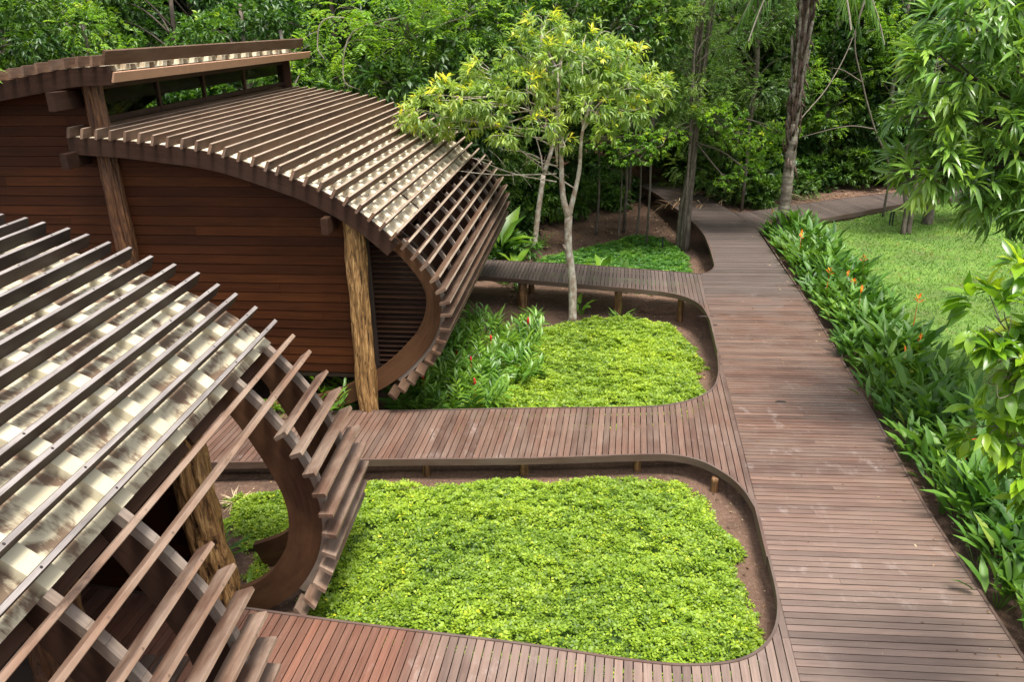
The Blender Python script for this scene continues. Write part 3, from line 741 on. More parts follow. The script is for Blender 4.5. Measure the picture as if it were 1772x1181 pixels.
for j, l in enumerate(ls):
    last_roof = l <= l_edge1 - .02
    if l < l_door - .1:
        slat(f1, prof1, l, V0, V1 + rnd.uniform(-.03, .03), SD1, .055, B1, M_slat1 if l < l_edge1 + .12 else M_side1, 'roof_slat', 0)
    else:
        slat(f1, prof1, l, 7.87, V1 + rnd.uniform(-.04, .04), SD1 + .02, .052, B1, M_side1, 'side_slat', -.03)
        slat(f1, prof1, l, V0, 5.82 + rnd.uniform(-.02, .03), SD1 + .02, .052, B1, M_side1, 'side_slat', 0)
sheet(f1, prof1, 0.1, l_edge1 + .03, V0 + .1, V1 - .1, 1.06, .24, -SD1, .085, M_sheet, B1)
rin1 = lambda l_, d: d - .17 * float(smooth(l_edge1 - .4, l_edge1 + 1.4, l_))
for j, u in enumerate([9.2, 8.16, 5.5, 4.45, 3.4, 2.35, 1.35]):
    rib_part(f1, prof1, u, u + .1, -SD1 - .095, -SD1 - .34, l_edge1 - 5.5, l_tail1 if j < 2 else l_bot1, M_ring if j < 2 else M_rib, 'rib', B1, rin1, tint=.45)
    mbt = MB(); i0, i1 = prof1.at(l_edge1 + .03), prof1.at(l_bot1 - .05)
    for i in range(i0, i1 - 3, 4):
        a_, b_ = prof1.off(i, -SD1 - .045), prof1.off(i + 4, -SD1 - .045)
        mbt.beam(f1(u + .05, a_.x, a_.y), f1(u + .05, b_.x, b_.y), fr1(1, 0, 0), .10, .092, tint=.5)
    mbt.build('batten', M_ribtop, B1)
i = prof1.at(l_edge1 + .12); q = prof1.off(i, -SD1 - .3)
us_ = [9.2, 8.16, 7.1, 5.5, 4.45, 3.4, 2.35, 1.35]
for a_, b_ in zip(us_[1:], us_[:-1]):
    mb = MB(); mb.beam(f1(a_ + .11, q.x, q.y), f1(b_ - .01, q.x, q.y), (-.6, 0, 1), .14, .045, .005, tint=.8); mb.build('edge_purlin', M_rib, B1)
    mb = MB(); mb.beam(f1(a_ + .11, q.x - .05, q.y + .14), f1(b_ - .01, q.x - .05, q.y + .14), (-1, 0, 1), .16, .012, tint=.2); mb.build('gutter', M_postdark, B1)
top1 = under(prof1, -SD1 - .3, l_edge1 + .5)
board_wall(f1, 8.3, -9.4, -4.45, -.3, top1, 'board_wall', B1)
rustic_post(f1, (8.02, -4.24, -.6), (8.05, -4.42, 3.3), .215, .20, M_post, B1, 9, holes=True)
rustic_post(f1, (5.6, -4.6, -.6), (5.6, -4.6, 3.4), .24, .22, M_postdark, B1, 12)
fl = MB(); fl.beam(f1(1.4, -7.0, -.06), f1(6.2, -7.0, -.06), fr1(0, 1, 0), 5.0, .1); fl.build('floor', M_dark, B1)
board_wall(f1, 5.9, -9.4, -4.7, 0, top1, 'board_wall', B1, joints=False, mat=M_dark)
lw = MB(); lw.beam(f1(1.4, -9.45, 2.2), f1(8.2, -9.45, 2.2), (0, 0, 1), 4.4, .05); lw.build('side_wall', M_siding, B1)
for k in range(3):
    mb = MB(); mb.beam(f1(3.0, -3.72 - .17 * k, .95), f1(6.0, -3.72 - .17 * k, .95), fr1(0, 1, 0), .12, .05, .006, tint=.7); mb.build('inner_rail', M_slat1, B1)
# ================================================================== plants
def unit(a): return a / np.maximum(np.linalg.norm(a, axis=-1, keepdims=True), 1e-9)
def leafset(P, D, L, W, rng, kind='diamond', up=None, droop=0.25, tint=None, fold=.18):
    """P base points, D long axes, L lengths, W widths -> V, F, T"""
    n = len(P); D = unit(D)
    if up is None: up = np.array([0, 0, 1.0]) + rng.normal(0, .35, (n, 3))
    S = unit(np.cross(D, up)); Nn = unit(np.cross(S, D))
    L = np.broadcast_to(L, (n,))[:, None]; W = np.broadcast_to(W, (n,))[:, None] * .5
    if tint is None: tint = rng.uniform(0, .8, n)
    if kind == 'diamond':
        m = P + D * L * .45
        v = np.stack([P, m + S * W + Nn * W * fold * 2, P + D * L - Nn * L * droop * .5, m - S * W + Nn * W * fold * 2], 1)
        b = np.arange(n)[:, None] * 4
        F = np.concatenate([b + np.array([0, 1, 2]), b + np.array([0, 2, 3])]); T = np.concatenate([tint, tint])
        return v.reshape(-1, 3), [F], [T]
    # blade with midrib, 3 cross sections, bends down along its length
    def pt(t, s, lift=0): 
        return P + D * L * t - Nn * L * droop * t * t + S * W * s + Nn * (W * abs(s) * fold * 2)
    v = np.stack([P, pt(.28, .85), pt(.28, 0), pt(.28, -.85), pt(.62, .9), pt(.62, 0), pt(.62, -.9), pt(1.0, 0)], 1)
    b = np.arange(n)[:, None] * 8
    F3 = np.concatenate([b + np.array(x) for x in ([0, 2, 1], [0, 3, 2], [4, 5, 7], [5, 6, 7])])
    F4 = np.concatenate([b + np.array(x) for x in ([1, 2, 5, 4], [2, 3, 6, 5])])
    return v.reshape(-1, 3), [F3, F4], [np.tile(tint, 4), np.tile(tint, 2)]
def merge(parts):
    V = []; F3 = []; F4 = []; T3 = []; T4 = []; o = 0
    for v, Fs, Ts in parts:
        V.append(v)
        for f, t in zip(Fs, Ts):
            (F3 if f.shape[1] == 3 else F4).append(f + o); (T3 if f.shape[1] == 3 else T4).append(t)
        o += len(v)
    F = []; T = []
    if F3: F.append(np.concatenate(F3)); T.append(np.concatenate(T3))
    if F4: F.append(np.concatenate(F4)); T.append(np.concatenate(T4))
    return np.concatenate(V), F, T
def sph(rng, n): return unit(rng.normal(0, 1, (n, 3)))

def crown_geo(rng, clumps, per, k, L, ratio, kind='diamond', droop=.3, down=.25, spread=.8, young=0.0, shell=.45, pinnate=False, stem=.0, jit=.25):
    """clumps: (x,y,z,rx,ry,rz) ; per: sprigs per clump of unit radius (scaled by surface); k leaves per sprig"""
    parts = []
    for c in clumps:
        c = np.array(c, float); ctr, rad = c[:3], c[3:6]
        n = max(4, int(per * (rad[0] * rad[1] + rad[0] * rad[2] + rad[1] * rad[2]) / 3))
        d = sph(rng, n); r = rng.uniform(shell, 1.0, n) ** .6
        P = ctr + d * rad * r[:, None]
        out = unit(d * rad[[1, 2, 0]].mean() / rad + rng.normal(0, .35, (n, 3)) + np.array([0, 0, .15]))
        top = np.clip((P[:, 2] - ctr[2]) / rad[2], -1, 1) * r
        isy = rng.random(n) < young * np.clip(.15 + top * 1.3, 0, 1) ** 1.5
        if pinnate:
            j = np.arange(k); side = unit(np.cross(out, np.array([0, 0, 1.0]) + rng.normal(0, .2, (n, 3))))
            t = (j // 2 + .6) / (k / 2); rach = L * k * .28
            Pb = P[:, None] + out[:, None] * (t * rach)[None, :, None] + np.array([0, 0, -1.0]) * (t * t * rach * .35)[None, :, None]
            Dd = side[:, None] * np.where(j % 2, 1, -1)[None, :, None] + out[:, None] * .45 + np.array([0, 0, -down])
        else:
            q = rng.normal(0, 1, (n, k, 3)); q = q - out[:, None] * (q * out[:, None]).sum(-1, keepdims=True); q = unit(q)
            aa = rng.uniform(.2, 1.0, (n, k, 1)) * spread * 1.6
            Dd = out[:, None] + q * aa + np.array([0, 0, -down]) * rng.uniform(.4, 1.5, (n, k, 1))
            Pb = P[:, None] + out[:, None] * rng.uniform(-stem, stem * .2, (n, k, 1)) + q * L * .08
        Pb = Pb.reshape(-1, 3); Dd = Dd.reshape(-1, 3); m = len(Pb)
        LL = L * rng.uniform(1 - jit, 1 + jit, m)
        tone = np.repeat(rng.uniform(.05, .5, n), k) + rng.uniform(-.05, .3, m)
        tint = np.where(np.repeat(isy, k) & (rng.random(m) < .75), .97, np.clip(tone, 0, .85))
        parts.append(leafset(Pb, Dd, LL, LL * ratio, rng, kind, droop=droop, tint=tint))
    return merge(parts)

def tree(name, label, cat, group, base, limbs, clumps, bmat, lmat, seed, limbseg=8, wob=.04, loc=None, **kw):
    """limbs: list of (points, r0, r1) in world coordinates"""
    rng = np.random.default_rng(seed); B = Vector(base)
    root = empty(name, base, label, cat, group)
    tb = MB()
    for pts, r0, r1 in limbs:
        pp = catmull([Vector(p) - B for p in pts], 5); n = len(pp)
        tb.tube(pp, [r0 + (r1 - r0) * (i / (n - 1)) for i in range(n)], limbseg, rnd.random(), wob)
    tb.build('trunk', bmat, root, True)
    cl = [(c[0] - B.x, c[1] - B.y, c[2] - B.z, *c[3:6]) for c in clumps]
    V, F, T = crown_geo(rng, cl, **kw)
    np_mesh('crown', V, F, T, lmat, root)
    return root
def twigs(rng, clumps, a, n=4, r=.012, fork=None):
    """thin limbs from point a into each clump"""
    out = []; a = Vector(a)
    for c in clumps:
        ctr = Vector(c[:3]); mid = a.lerp(ctr, .5) + Vector(rng.normal(0, .12, 3)) + Vector((0, 0, .1))
        out.append(([a, mid, ctr], r * 2.2, r * .8))
        for _ in range(n):
            e = ctr + Vector(sph(rng, 1)[0] * np.array(c[3:6]) * .9); m2 = ctr.lerp(e, .5) + Vector(rng.normal(0, .08, 3))
            st = mid.lerp(ctr, rng.uniform(.3, 1)); out.append(([st, m2, e], r * .9, r * .3))
    return out

# ---------------- ground cover beds
def inpoly(x, y, poly):
    c = np.zeros(len(x), bool); n = len(poly)
    for i in range(n):
        x1, y1 = poly[i]; x2, y2 = poly[(i + 1) % n]
        k = ((y1 > y) != (y2 > y)) & (x < (x2 - x1) * (y - y1) / (y2 - y1 + 1e-12) + x1); c ^= k
    return c
def polydist(x, y, poly):
    d = np.full(len(x), 1e9); n = len(poly)
    for i in range(n):
        ax, ay = poly[i]; bx, by = poly[(i + 1) % n]; vx, vy = bx - ax, by - ay
        t = np.clip(((x - ax) * vx + (y - ay) * vy) / (vx * vx + vy * vy + 1e-12), 0, 1)
        d = np.minimum(d, np.hypot(x - ax - t * vx, y - ay - t * vy))
    return d
def cover(name, label_kind, poly, sprigs, L, h, mat, seed, holes=None, dens=1.0, hmul=1.0, young=.035):
    rng = np.random.default_rng(seed); P = np.array(poly)
    x = rng.uniform(P[:, 0].min() - .2, P[:, 0].max() + .2, sprigs); y = rng.uniform(P[:, 1].min() - .2, P[:, 1].max() + .2, sprigs)
    d = polydist(x, y, poly); ins = inpoly(x, y, poly); sd = np.where(ins, d, -d)
    e = sd + .16 * vnoise(x, y, 2.2, seed) + .09 * vnoise(x, y, 6, seed + 1)
    keep = e > rng.uniform(-.05, .10, sprigs)
    thin = vnoise(x, y, .9, seed + 4) * .5 + vnoise(x, y, 3, seed + 5) * .5
    keep &= (rng.random(sprigs) < dens * np.clip(1.15 + thin * .8, .25, 1))
    if holes is not None: keep &= ~holes(x, y)
    x, y, e = x[keep], y[keep], e[keep]; n = len(x)
    hh = h * smooth(-.05, .4, e) * (1 + .30 * vnoise(x, y, 1.6, 8) + .35 * vnoise(x, y, 5, 9)) * hmul + .02
    z = zg(x, y) + hh * (1 - .55 * rng.random(n) ** 2.2)
    B = np.stack([x, y, z], 1); k = 4
    ang = rng.uniform(0, 6.28, n)[:, None] + np.array([0, 1.4, 3.1, 4.6])[None] + rng.normal(0, .15, (n, k))
    tilt = rng.normal(0, .25, (n, 1, 3)) * np.array([1, 1, 1]); el = rng.uniform(-.15, .45, (n, k))
    D = np.stack([np.cos(ang), np.sin(ang), el], -1) + tilt
    Pb = (B[:, None] + D * L * .15).reshape(-1, 3); D = D.reshape(-1, 3); LL = np.repeat(L * rng.uniform(.65, 1.25, n), k)
    tone = np.repeat(np.clip(.42 + .16 * vnoise(x, y, 1.1, 21) + rng.normal(0, .2, n), 0, .85), k)
    tint = np.where(rng.random(len(tone)) < young * .25, .98, tone)
    V, F, T = leafset(Pb, D, LL, LL * .62, rng, 'diamond', droop=.12, tint=tint, fold=.1)
    o = np_mesh(name, V, F, T, mat)
    tag(o, label_kind, 'ground cover', None, 'stuff')
    # soft mat of stems underneath
    gx = np.arange(P[:, 0].min() - .1, P[:, 0].max() + .1, .07); gy = np.arange(P[:, 1].min() - .1, P[:, 1].max() + .1, .07)
    X, Y = np.meshgrid(gx, gy); xf, yf = X.ravel(), Y.ravel()
    dd = polydist(xf, yf, poly); ii = inpoly(xf, yf, poly); ee = np.where(ii, dd, -dd) + .16 * vnoise(xf, yf, 2.2, seed) + .09 * vnoise(xf, yf, 6, seed + 1)
    zz = zg(xf, yf) - .03 + h * .55 * smooth(.0, .35, ee) * (1 + .4 * vnoise(xf, yf, 5, 9)) * dens
    V = np.stack([xf, yf, zz], 1); nx = len(gx); i, j = np.meshgrid(np.arange(nx - 1), np.arange(len(gy) - 1)); a = (j * nx + i).ravel()
    Fq = np.stack([a, a + 1, a + nx + 1, a + nx], 1); kp = ee[Fq].min(1) > .06
    if holes is not None: kp &= ~holes(V[Fq][:, :, 0].mean(1), V[Fq][:, :, 1].mean(1))
    Fq = Fq[kp]; m_ = np_mesh('stems', V, [Fq], [np.full(len(Fq), .3)], M_covermat, o, True)
bedA = [(-2.3, 11.55), (-1.25, 11.5), (-.1, 11.58), (1.07, 11.64), (2.2, 11.66), (2.85, 11.35), (3.12, 10.75), (3.22, 9.9), (3.15, 9.1), (3.08, 8.3), (3.02, 7.7), (2.72, 7.3), (2.2, 7.08), (1.3, 7.14), (.04, 7.42), (-1.3, 7.68), (-2.5, 7.9), (-2.85, 8.4), (-2.8, 9.6), (-3.0, 10.6), (-2.8, 11.4)]
cover('peanut_groundcover', 'bright lime green peanut ground cover filling the nearest bed', bedA, 24000, .056, .20, F_cover, 5, dens=1.0, young=.035)
bedA2 = [(-4.75, 11.2), (-4.5, 10.4), (-4.1, 9.9), (-3.8, 9.1), (-3.5, 9.2), (-3.3, 9.8), (-2.8, 9.9), (-2.6, 10.6), (-2.8, 11.2), (-3.8, 11.35)]
cover('peanut_groundcover', 'green ground cover seen through the ring of the nearest pavilion', bedA2, 8500, .05, .17, F_cover, 6, dens=.95)
bedB = [(-1.2, 13.75), (.2, 13.7), (2.3, 13.7), (3.1, 13.85), (3.6, 14.2), (4.0, 14.9), (4.2, 16), (4.5, 17.5), (4.6, 18.7), (4.4, 19.7), (3.8, 20.3), (2.9, 20.7), (2.1, 20.5), (1.2, 19.9), (-.2, 19.6), (-.7, 18.2), (-.9, 16.2)]
cover('peanut_groundcover', 'bright green peanut ground cover in the middle bed around the slim pale tree', bedB, 34000, .066, .22, F_cover, 7, dens=1.0, young=.03)
bedC = [(.0, 25.3), (1.2, 26.8), (3.0, 28.0), (4.3, 29.0), (5.4, 29.3), (6.0, 28.0), (6.1, 26.2), (5.9, 24.6), (5.4, 23.2), (4.6, 22.6), (2.0, 23.6), (.2, 24.2)]
cover('peanut_groundcover', 'sparse shaded green ground cover behind the farthest boardwalk spur', bedC, 17000, .085, .2, F_cover2, 8, dens=.75)

# ---------------- lawn blades
def grass():
    rng = np.random.default_rng(3); n = 150000
    y = rng.uniform(6, 32, n); x = rng.uniform(6.5, 22, n)
    k = lawn_keep(x, y) & (x < 2.2 + .72 * y) & (rng.random(n) < np.clip(1.15 - y / 45, .3, 1)); x, y = x[k], y[k]; n = len(x)
    B = np.stack([x, y, zg(x, y) + .008], 1); D = np.stack([rng.normal(0, .8, n), rng.normal(0, .8, n), np.full(n, .9)], 1)
    dry = (vnoise(x, y, 3, 31) + vnoise(x, y, .9, 12)) * .5
    t = np.where(rng.random(n) < np.clip(.04 + dry * .35, 0, .4), .97, rng.uniform(0, .8, n))
    L = rng.uniform(.03, .07, n) * (1 + y / 40)
    V, F, T = leafset(B, D, L, L * .28, rng, 'diamond', tint=t)
    tag(np_mesh('grass', V, F, T, F_grass), 'short patchy lawn grass right of the flowering border', 'grass', None, 'stuff')
grass()
# ---------------- dry leaves on the soil
def litter():
    rng = np.random.default_rng(4); n = 170000
    x = rng.uniform(-6, 20, n); y = rng.uniform(6, 42, n)
    k = ~inpoly(x, y, main_poly) & ~lawn_keep(x, y)
    for q in (bedA, bedB): k &= ~inpoly(x, y, q)
    k &= ~((y > 11.7) & (y < 13.5) & (x < 3.6)) & ~((y < 8) & (x < 3.4))
    k &= ~inpoly(x, y, w2f + w2b[::-1])
    k &= rng.random(n) < np.clip(.30 + .5 * vnoise(x, y, .8, 2) + np.where(y > 24, .2, 0), .15, 1)
    x, y = x[k], y[k]; n = len(x)
    B = np.stack([x, y, zg(x, y) + rng.uniform(.0, .03, n)], 1); a = rng.uniform(0, 6.28, n)
    D = np.stack([np.cos(a), np.sin(a), rng.normal(0, .18, n)], 1); L = rng.uniform(.012, .085, n) ** 1.0 * np.where(rng.random(n) < .6, .5, 1) * (1 + np.clip(y - 20, 0, 20) / 12)
    V, F, T = leafset(B, D, L, L * rng.uniform(.25, .6, n), rng, 'diamond', tint=rng.random(n) ** 1.5)
    tag(np_mesh('leaf_litter', V, F, T, F_litter), 'dry brown leaves scattered over bare soil', 'leaf litter', None, 'stuff')
litter()

def deck_leaves():
    rng = np.random.default_rng(14); n = 260
    y = rng.uniform(5, 33, n); x = np.interp(y, RE_Y, RE_X) - rng.exponential(.55, n) - .03
    k = inpoly(x, y, main_poly); x, y = x[k], y[k]; n = len(x); a = rng.uniform(0, 6.28, n)
    D = np.stack([np.cos(a), np.sin(a), rng.normal(.02, .08, n)], 1); L = rng.uniform(.02, .075, n)
    V, F, T = leafset(np.stack([x, y, np.full(n, .006)], 1), D, L, L * .4, rng, 'diamond', up=np.array([0, 0, 1.0]), tint=rng.random(n))
    tag(np_mesh('leaf_litter', V, F, T, F_litter), 'few fallen leaves lying on the main boardwalk', 'leaf litter', None, 'stuff')
deck_leaves()

# ---------------- heliconia border
def heli_mesh(seed, nl, H):
    rng = np.random.default_rng(seed); parts = []; P = []; D = []; L = []; U = []
    for s in range(nl):
        a = rng.uniform(0, 6.28); lean = rng.uniform(.08, .5); h = H * rng.uniform(.35, .85)
        bx, by = rng.normal(0, .09, 2)
        P.append((bx + math.cos(a) * lean * h * .6, by + math.sin(a) * lean * h * .6, h * .8))
        e = rng.uniform(.6, 2.4); D.append((math.cos(a), math.sin(a), e)); L.append(rng.uniform(.34, .52) * (.8 + H * .25))
    P = np.array(P); D = np.array(D); L = np.array(L)
    v, F, T = leafset(P, D, L, L * rng.uniform(.20, .26, nl), rng, 'blade', droop=.28, tint=np.clip(rng.uniform(.05, .8, nl) + (rng.random(nl) < .03) * .5, 0, 1), up=np.array([0, 0, 1.0]) + rng.normal(0, .3, (nl, 3)), fold=.22)
    # stalks
    base = P * np.array([.25, .25, 0]); dr = P - base; ln = np.linalg.norm(dr, axis=1)
    s = leafset(base, dr, ln * 1.02, np.full(nl, .016), rng, 'diamond', droop=0, tint=np.full(nl, .6))
    return merge([(v, F, T), s])
def flower_geo(seed, H):
    rng = np.random.default_rng(seed); n = 5; t = np.linspace(0, 1, n)
    P = np.stack([np.zeros(n), np.zeros(n), H + t * .10], 1); a = np.where(np.arange(n) % 2, 0, 3.14) + rng.normal(0, .3, n) + rng.uniform(0, 6)
    D = np.stack([np.cos(a), np.sin(a), .35 + t * 1.1], 1)
    f = leafset(P, D, .13 - .05 * t, np.full(n, .036), rng, 'blade', droop=-.15, tint=np.array([.05, .4, .7, .97, .3]), fold=.3)
    st = leafset(np.array([[0, 0, H * .3]]), np.array([[0, 0, 1.0]]), H * .75, .02, rng, 'diamond', droop=0, tint=np.array([.2]))
    return merge([f, st])
hv = []
for i in range(7):
    V, F, T = heli_mesh(50 + i, 22 + 2 * (i % 3), .62 + .05 * i); o = np_mesh('leaves', V, F, T, F_heli, link=False); hv.append(o.data); bpy.data.objects.remove(o)
fv = []
for i in range(3):
    V, F, T = flower_geo(70 + i, .86 + .07 * i); o = np_mesh('flower', V, F, T, F_flower, link=False); fv.append(o.data); bpy.data.objects.remove(o)
hr = random.Random(5)
spots = []
y = 5.6
while y < 27.0:
    wdt = 1.75 if y < 20 else 1.75 - (y - 20) * .03
    dens_n = 4 if y < 12 else 4
    for k in range(dens_n):
        xx = float(np.interp(y, RE_Y, RE_X)) + .22 + (wdt - .2) * (k + hr.uniform(.05, .95)) / dens_n
        if y + (0) > 25.8 and xx < 8.9: pass
        spots.append((xx, y + hr.uniform(-.18, .18)))
    y += .40
nf = 0
for i, (x, yy) in enumerate(spots):
    if yy > float(np.interp(x, [p[0] for p in W2F], [p[1] for p in W2F])) - .25: continue
    fl_ = hr.random() < (.13 if yy < 20 else .05)
    dx_ = x - float(np.interp(yy, RE_Y, RE_X))
    row = ('along the deck edge', 'in the middle row', 'on the lawn side')[0 if dx_ < .65 else (1 if dx_ < 1.25 else 2)]
    seg_ = [(7.2, 'at the near end of the border'), (9.2, 'across from the nearest bed\'s near half'), (11.6, 'across from the nearest bed\'s far half'), (13.6, 'across from the second spur'), (16.6, 'across from the middle bed\'s near half'), (20.0, 'across from the middle bed\'s far half'), (23.0, 'across from the farthest spur'), (99, 'around the palm trunk')]
    where = [t_ for lim, t_ in seg_ if yy < lim][0]
    r = empty('heliconia_plant', (x, yy, zgf(x, yy) - .02), ('orange-flowered heliconia ' if fl_ else 'flowerless heliconia ') + row + ', ' + where, 'plant',
              ('flowering heliconias ' if fl_ else 'leafy heliconias ') + row + ', ' + where)
    s = hr.uniform(.95, 1.42); edge = (x - float(np.interp(yy, RE_Y, RE_X))) < .5
    if edge: s *= .8
    r.scale = (s, s, s * hr.uniform(.85, 1.1)); r.rotation_euler = (hr.uniform(-.08, .08), hr.uniform(-.08, .08), hr.uniform(0, 6.28))
    o = bpy.data.objects.new('leaves', hv[i % len(hv)]); COL.objects.link(o); o.parent = r
    if fl_:
        o = bpy.data.objects.new('flower', fv[i % 3]); COL.objects.link(o); o.parent = r

# ---------------- red ginger clump in the middle bed
def ginger_mesh(seed, stems, H):
    rng = np.random.default_rng(seed); parts = []
    for s in range(stems):
        a = rng.uniform(0, 6.28); lean = rng.uniform(.1, .75); k = 12; t = np.linspace(.25, 1, k)
        ax = np.array([math.cos(a) * lean, math.sin(a) * lean, 1.0]); ax /= np.linalg.norm(ax); h = H * rng.uniform(.7, 1.15)
        b0 = np.array([*rng.normal(0, .06, 2), 0]); P = b0 + ax * h * t[:, None]; P[:, :2] += (np.array([math.cos(a), math.sin(a)]) * .25 * h * (t ** 2)[:, None]) * lean
        side = unit(np.cross(ax, [math.cos(a + .5), math.sin(a + .5), .3]))
        D = side * np.where(np.arange(k) % 2, 1, -1)[:, None] + ax * (.5 + t[:, None] * .8)
        L = .25 * rng.uniform(.8, 1.2, k) * (1.15 - .3 * np.abs(t - .6))
        parts.append(leafset(P, D, L, L * .24, rng, 'blade', droop=.3, tint=np.clip(rng.uniform(.1, .7) + rng.uniform(-.1, .2, k), 0, .85), fold=.2))
        parts.append(leafset(b0[None], ax[None], h, .02, rng, 'diamond', droop=0, tint=np.array([.3])))
    return merge(parts)
gv = []
for i in range(4):
    V, F, T = ginger_mesh(90 + i, 8 + i, .62 + .07 * i); o = np_mesh('leaves', V, F, T, F_ginger, link=False); gv.append(o.data); bpy.data.objects.remove(o)
rb = MB(); rb.tube([(0, 0, .62), (0, 0, .68), (0, 0, .75), (0.01, 0, .8)], [.012, .03, .026, .005], 8, .5, .15); rb.tube([(0, 0, .3), (0, 0, .62)], [.006, .006], 5, .1)
ro = rb.build('flower', F_red, None, True); redm = ro.data; bpy.data.objects.remove(ro)
gs = [(-1.55, 14.1, 0), (-1.15, 14.35, 0), (-.75, 14.25, 1), (-1.85, 14.9, 1), (-1.35, 15.0, 0), (-.85, 15.1, 0), (-.35, 14.8, 0), (-1.9, 15.7, 1), (-1.4, 15.8, 0), (-.9, 15.95, 1), (-.4, 15.7, 0), (-1.75, 16.6, 0), (-1.25, 16.6, 1), (-.7, 16.8, 0), (-.2, 16.6, 1), (-1.6, 17.5, 0), (-1.05, 17.5, 0), (-.5, 17.6, 1), (.05, 17.5, 0), (-1.3, 18.4, 0), (-.75, 18.5, 0), (-.2, 18.4, 0), (.4, 18.3, 1), (-1.0, 19.2, 0), (-.4, 19.3, 0), (.3, 16.0, 0), (-4.1, 13.85, 0), (-3.4, 13.9, 0), (-2.2, 14.5, 0), (.9, 18.6, 0)]
for i, (x, y, fl_) in enumerate(gs[:29]):
    inside = x < -3.2
    zz_ = 'nearest the second spur' if y < 15.3 else ('halfway along the clump' if y < 17.2 else 'at the far end of the clump')
    zz_ += ', pavilion side' if x < -.95 else ', lawn-cover side'
    lab = ('green ginger plant showing through the open slats of the nearest pavilion' if inside else
           ('red-flowered ginger plant ' + zz_ if fl_ else 'flowerless green ginger plant ' + zz_))
    r = empty('ginger_plant', (x, y, zgf(x, y)), lab, 'plant', 'ginger plants glimpsed through the slats' if inside else ('red flowering ginger plants ' + zz_ if fl_ else 'leafy ginger plants ' + zz_))
    s = hr.uniform(.85, 1.15); r.scale = (s, s, s); r.rotation_euler = (0, 0, hr.uniform(0, 6.28))
    o = bpy.data.objects.new('leaves', gv[i % 4]); COL.objects.link(o); o.parent = r
    if fl_:
        o = bpy.data.objects.new('flower', redm); COL.objects.link(o); o.parent = r
# yellow-green tuft in the clump
def tuft(name, x, y, n, L, w, mat, label, seed, cat='plant', spread=.9, group=None, tl=(.3, .8), droop=.45):
    rng = np.random.default_rng(seed); a = rng.uniform(0, 6.28, n); D = np.stack([np.cos(a) * spread, np.sin(a) * spread, rng.uniform(.5, 1.8, n)], 1)
    V, F, T = leafset(np.stack([rng.normal(0, .03, n), rng.normal(0, .03, n), np.zeros(n)], 1), D, L * rng.uniform(.7, 1.1, n), w, rng, 'blade', droop=droop, tint=rng.uniform(*tl, n))
    o = np_mesh(name, V, F, T, mat); o.location = (x, y, zgf(x, y)); tag(o, label, cat, group); return o
tuft('grassy_plant', .22, 16.1, 60, .55, .03, F_bright, 'yellow green grassy tuft at the edge of the ginger clump', 1, tl=(.6, 1))
tuft('crinum_plant', -3.62, 8.55, 16, .55, .05, F_ginger, 'strappy green plant inside the ring, next to the knotty post', 2, spread=1.2)
tuft('spider_plant', -4.55, 11.1, 40, .33, .014, F_litter, 'small dried pale tuft on the soil under the second boardwalk spur', 3, spread=1.4, tl=(.85, 1))
tuft('strappy_plant', -4.35, 9.6, 24, .6, .035, F_ginger, 'grassy green plant against the knotty post of the nearest pavilion', 4)
# broad leaved plants beyond the farthest spur
def broad(x, y, n, L, wr, label, seed, name='broad_leaf_plant', mat=None, h=.3):
    rng = np.random.default_rng(seed); a = rng.uniform(0, 6.28, n)
    P = np.stack([np.cos(a) * .1, np.sin(a) * .1, rng.uniform(.5, 1, n) * h], 1); D = np.stack([np.cos(a), np.sin(a), rng.uniform(.1, 2.2, n)], 1)
    parts = [leafset(P, D, L * rng.uniform(.7, 1.1, n), L * wr, rng, 'blade', droop=.35, tint=rng.uniform(.2, .85, n)), leafset(P * np.array([.2, .2, 0]), P - P * np.array([.2, .2, 0]), h, .03, rng, 'diamond', droop=0)]
    V, F, T = merge(parts); o = np_mesh(name, V, F, T, mat or F_mid); o.location = (x, y, zgf(x, y)); tag(o, label, 'plant')
broad(-.35, 25.6, 9, 1.5, .32, 'tall banana plant with paddle leaves at the far end of the long pavilion', 1, 'banana_plant', F_ginger, 1.0)
broad(.15, 24.9, 9, .7, .4, 'low broad-leaved plant where the farthest spur meets the long pavilion', 2, mat=F_ginger, h=.4)
broad(2.75, 24.0, 7, .6, .5, 'pale big-leaved taro just behind the farthest spur', 3, 'taro_plant', F_bright, .5)
broad(3.35, 23.8, 6, .5, .5, 'smaller taro right of the pale big-leaved one', 4, 'taro_plant', F_mid, .4)
broad(1.95, 20.9, 6, .42, .5, 'heart-leaved plant at the foot of the slim pale tree', 5, 'taro_plant', F_ginger, .35)
broad(-.1, 28.5, 10, 1.4, .3, 'banana plant standing deep in shade left of the thin spotted tree', 6, 'banana_plant', F_dark, .8)
tuft('palm_seedling', 1.15, 28.4, 16, .9, .06, F_ginger, 'young fan of green palm leaves on the shaded soil', 7, spread=.7)
for i, (x, y) in enumerate([(1.6, 24.1), (.9, 24.2), (.6, 20.6), (-.4, 20.5), (3.0, 20.4), (-.2, 24.0), (-1.0, 20.8), (0.2, 23.6)]):
    tuft('strappy_plant', x, y, 22, .6, .05, F_mid if i % 2 else F_ginger, 'strappy green plant in the shade beneath the farthest spur', 20 + i, group='strappy plants by the farthest spur', spread=.9)

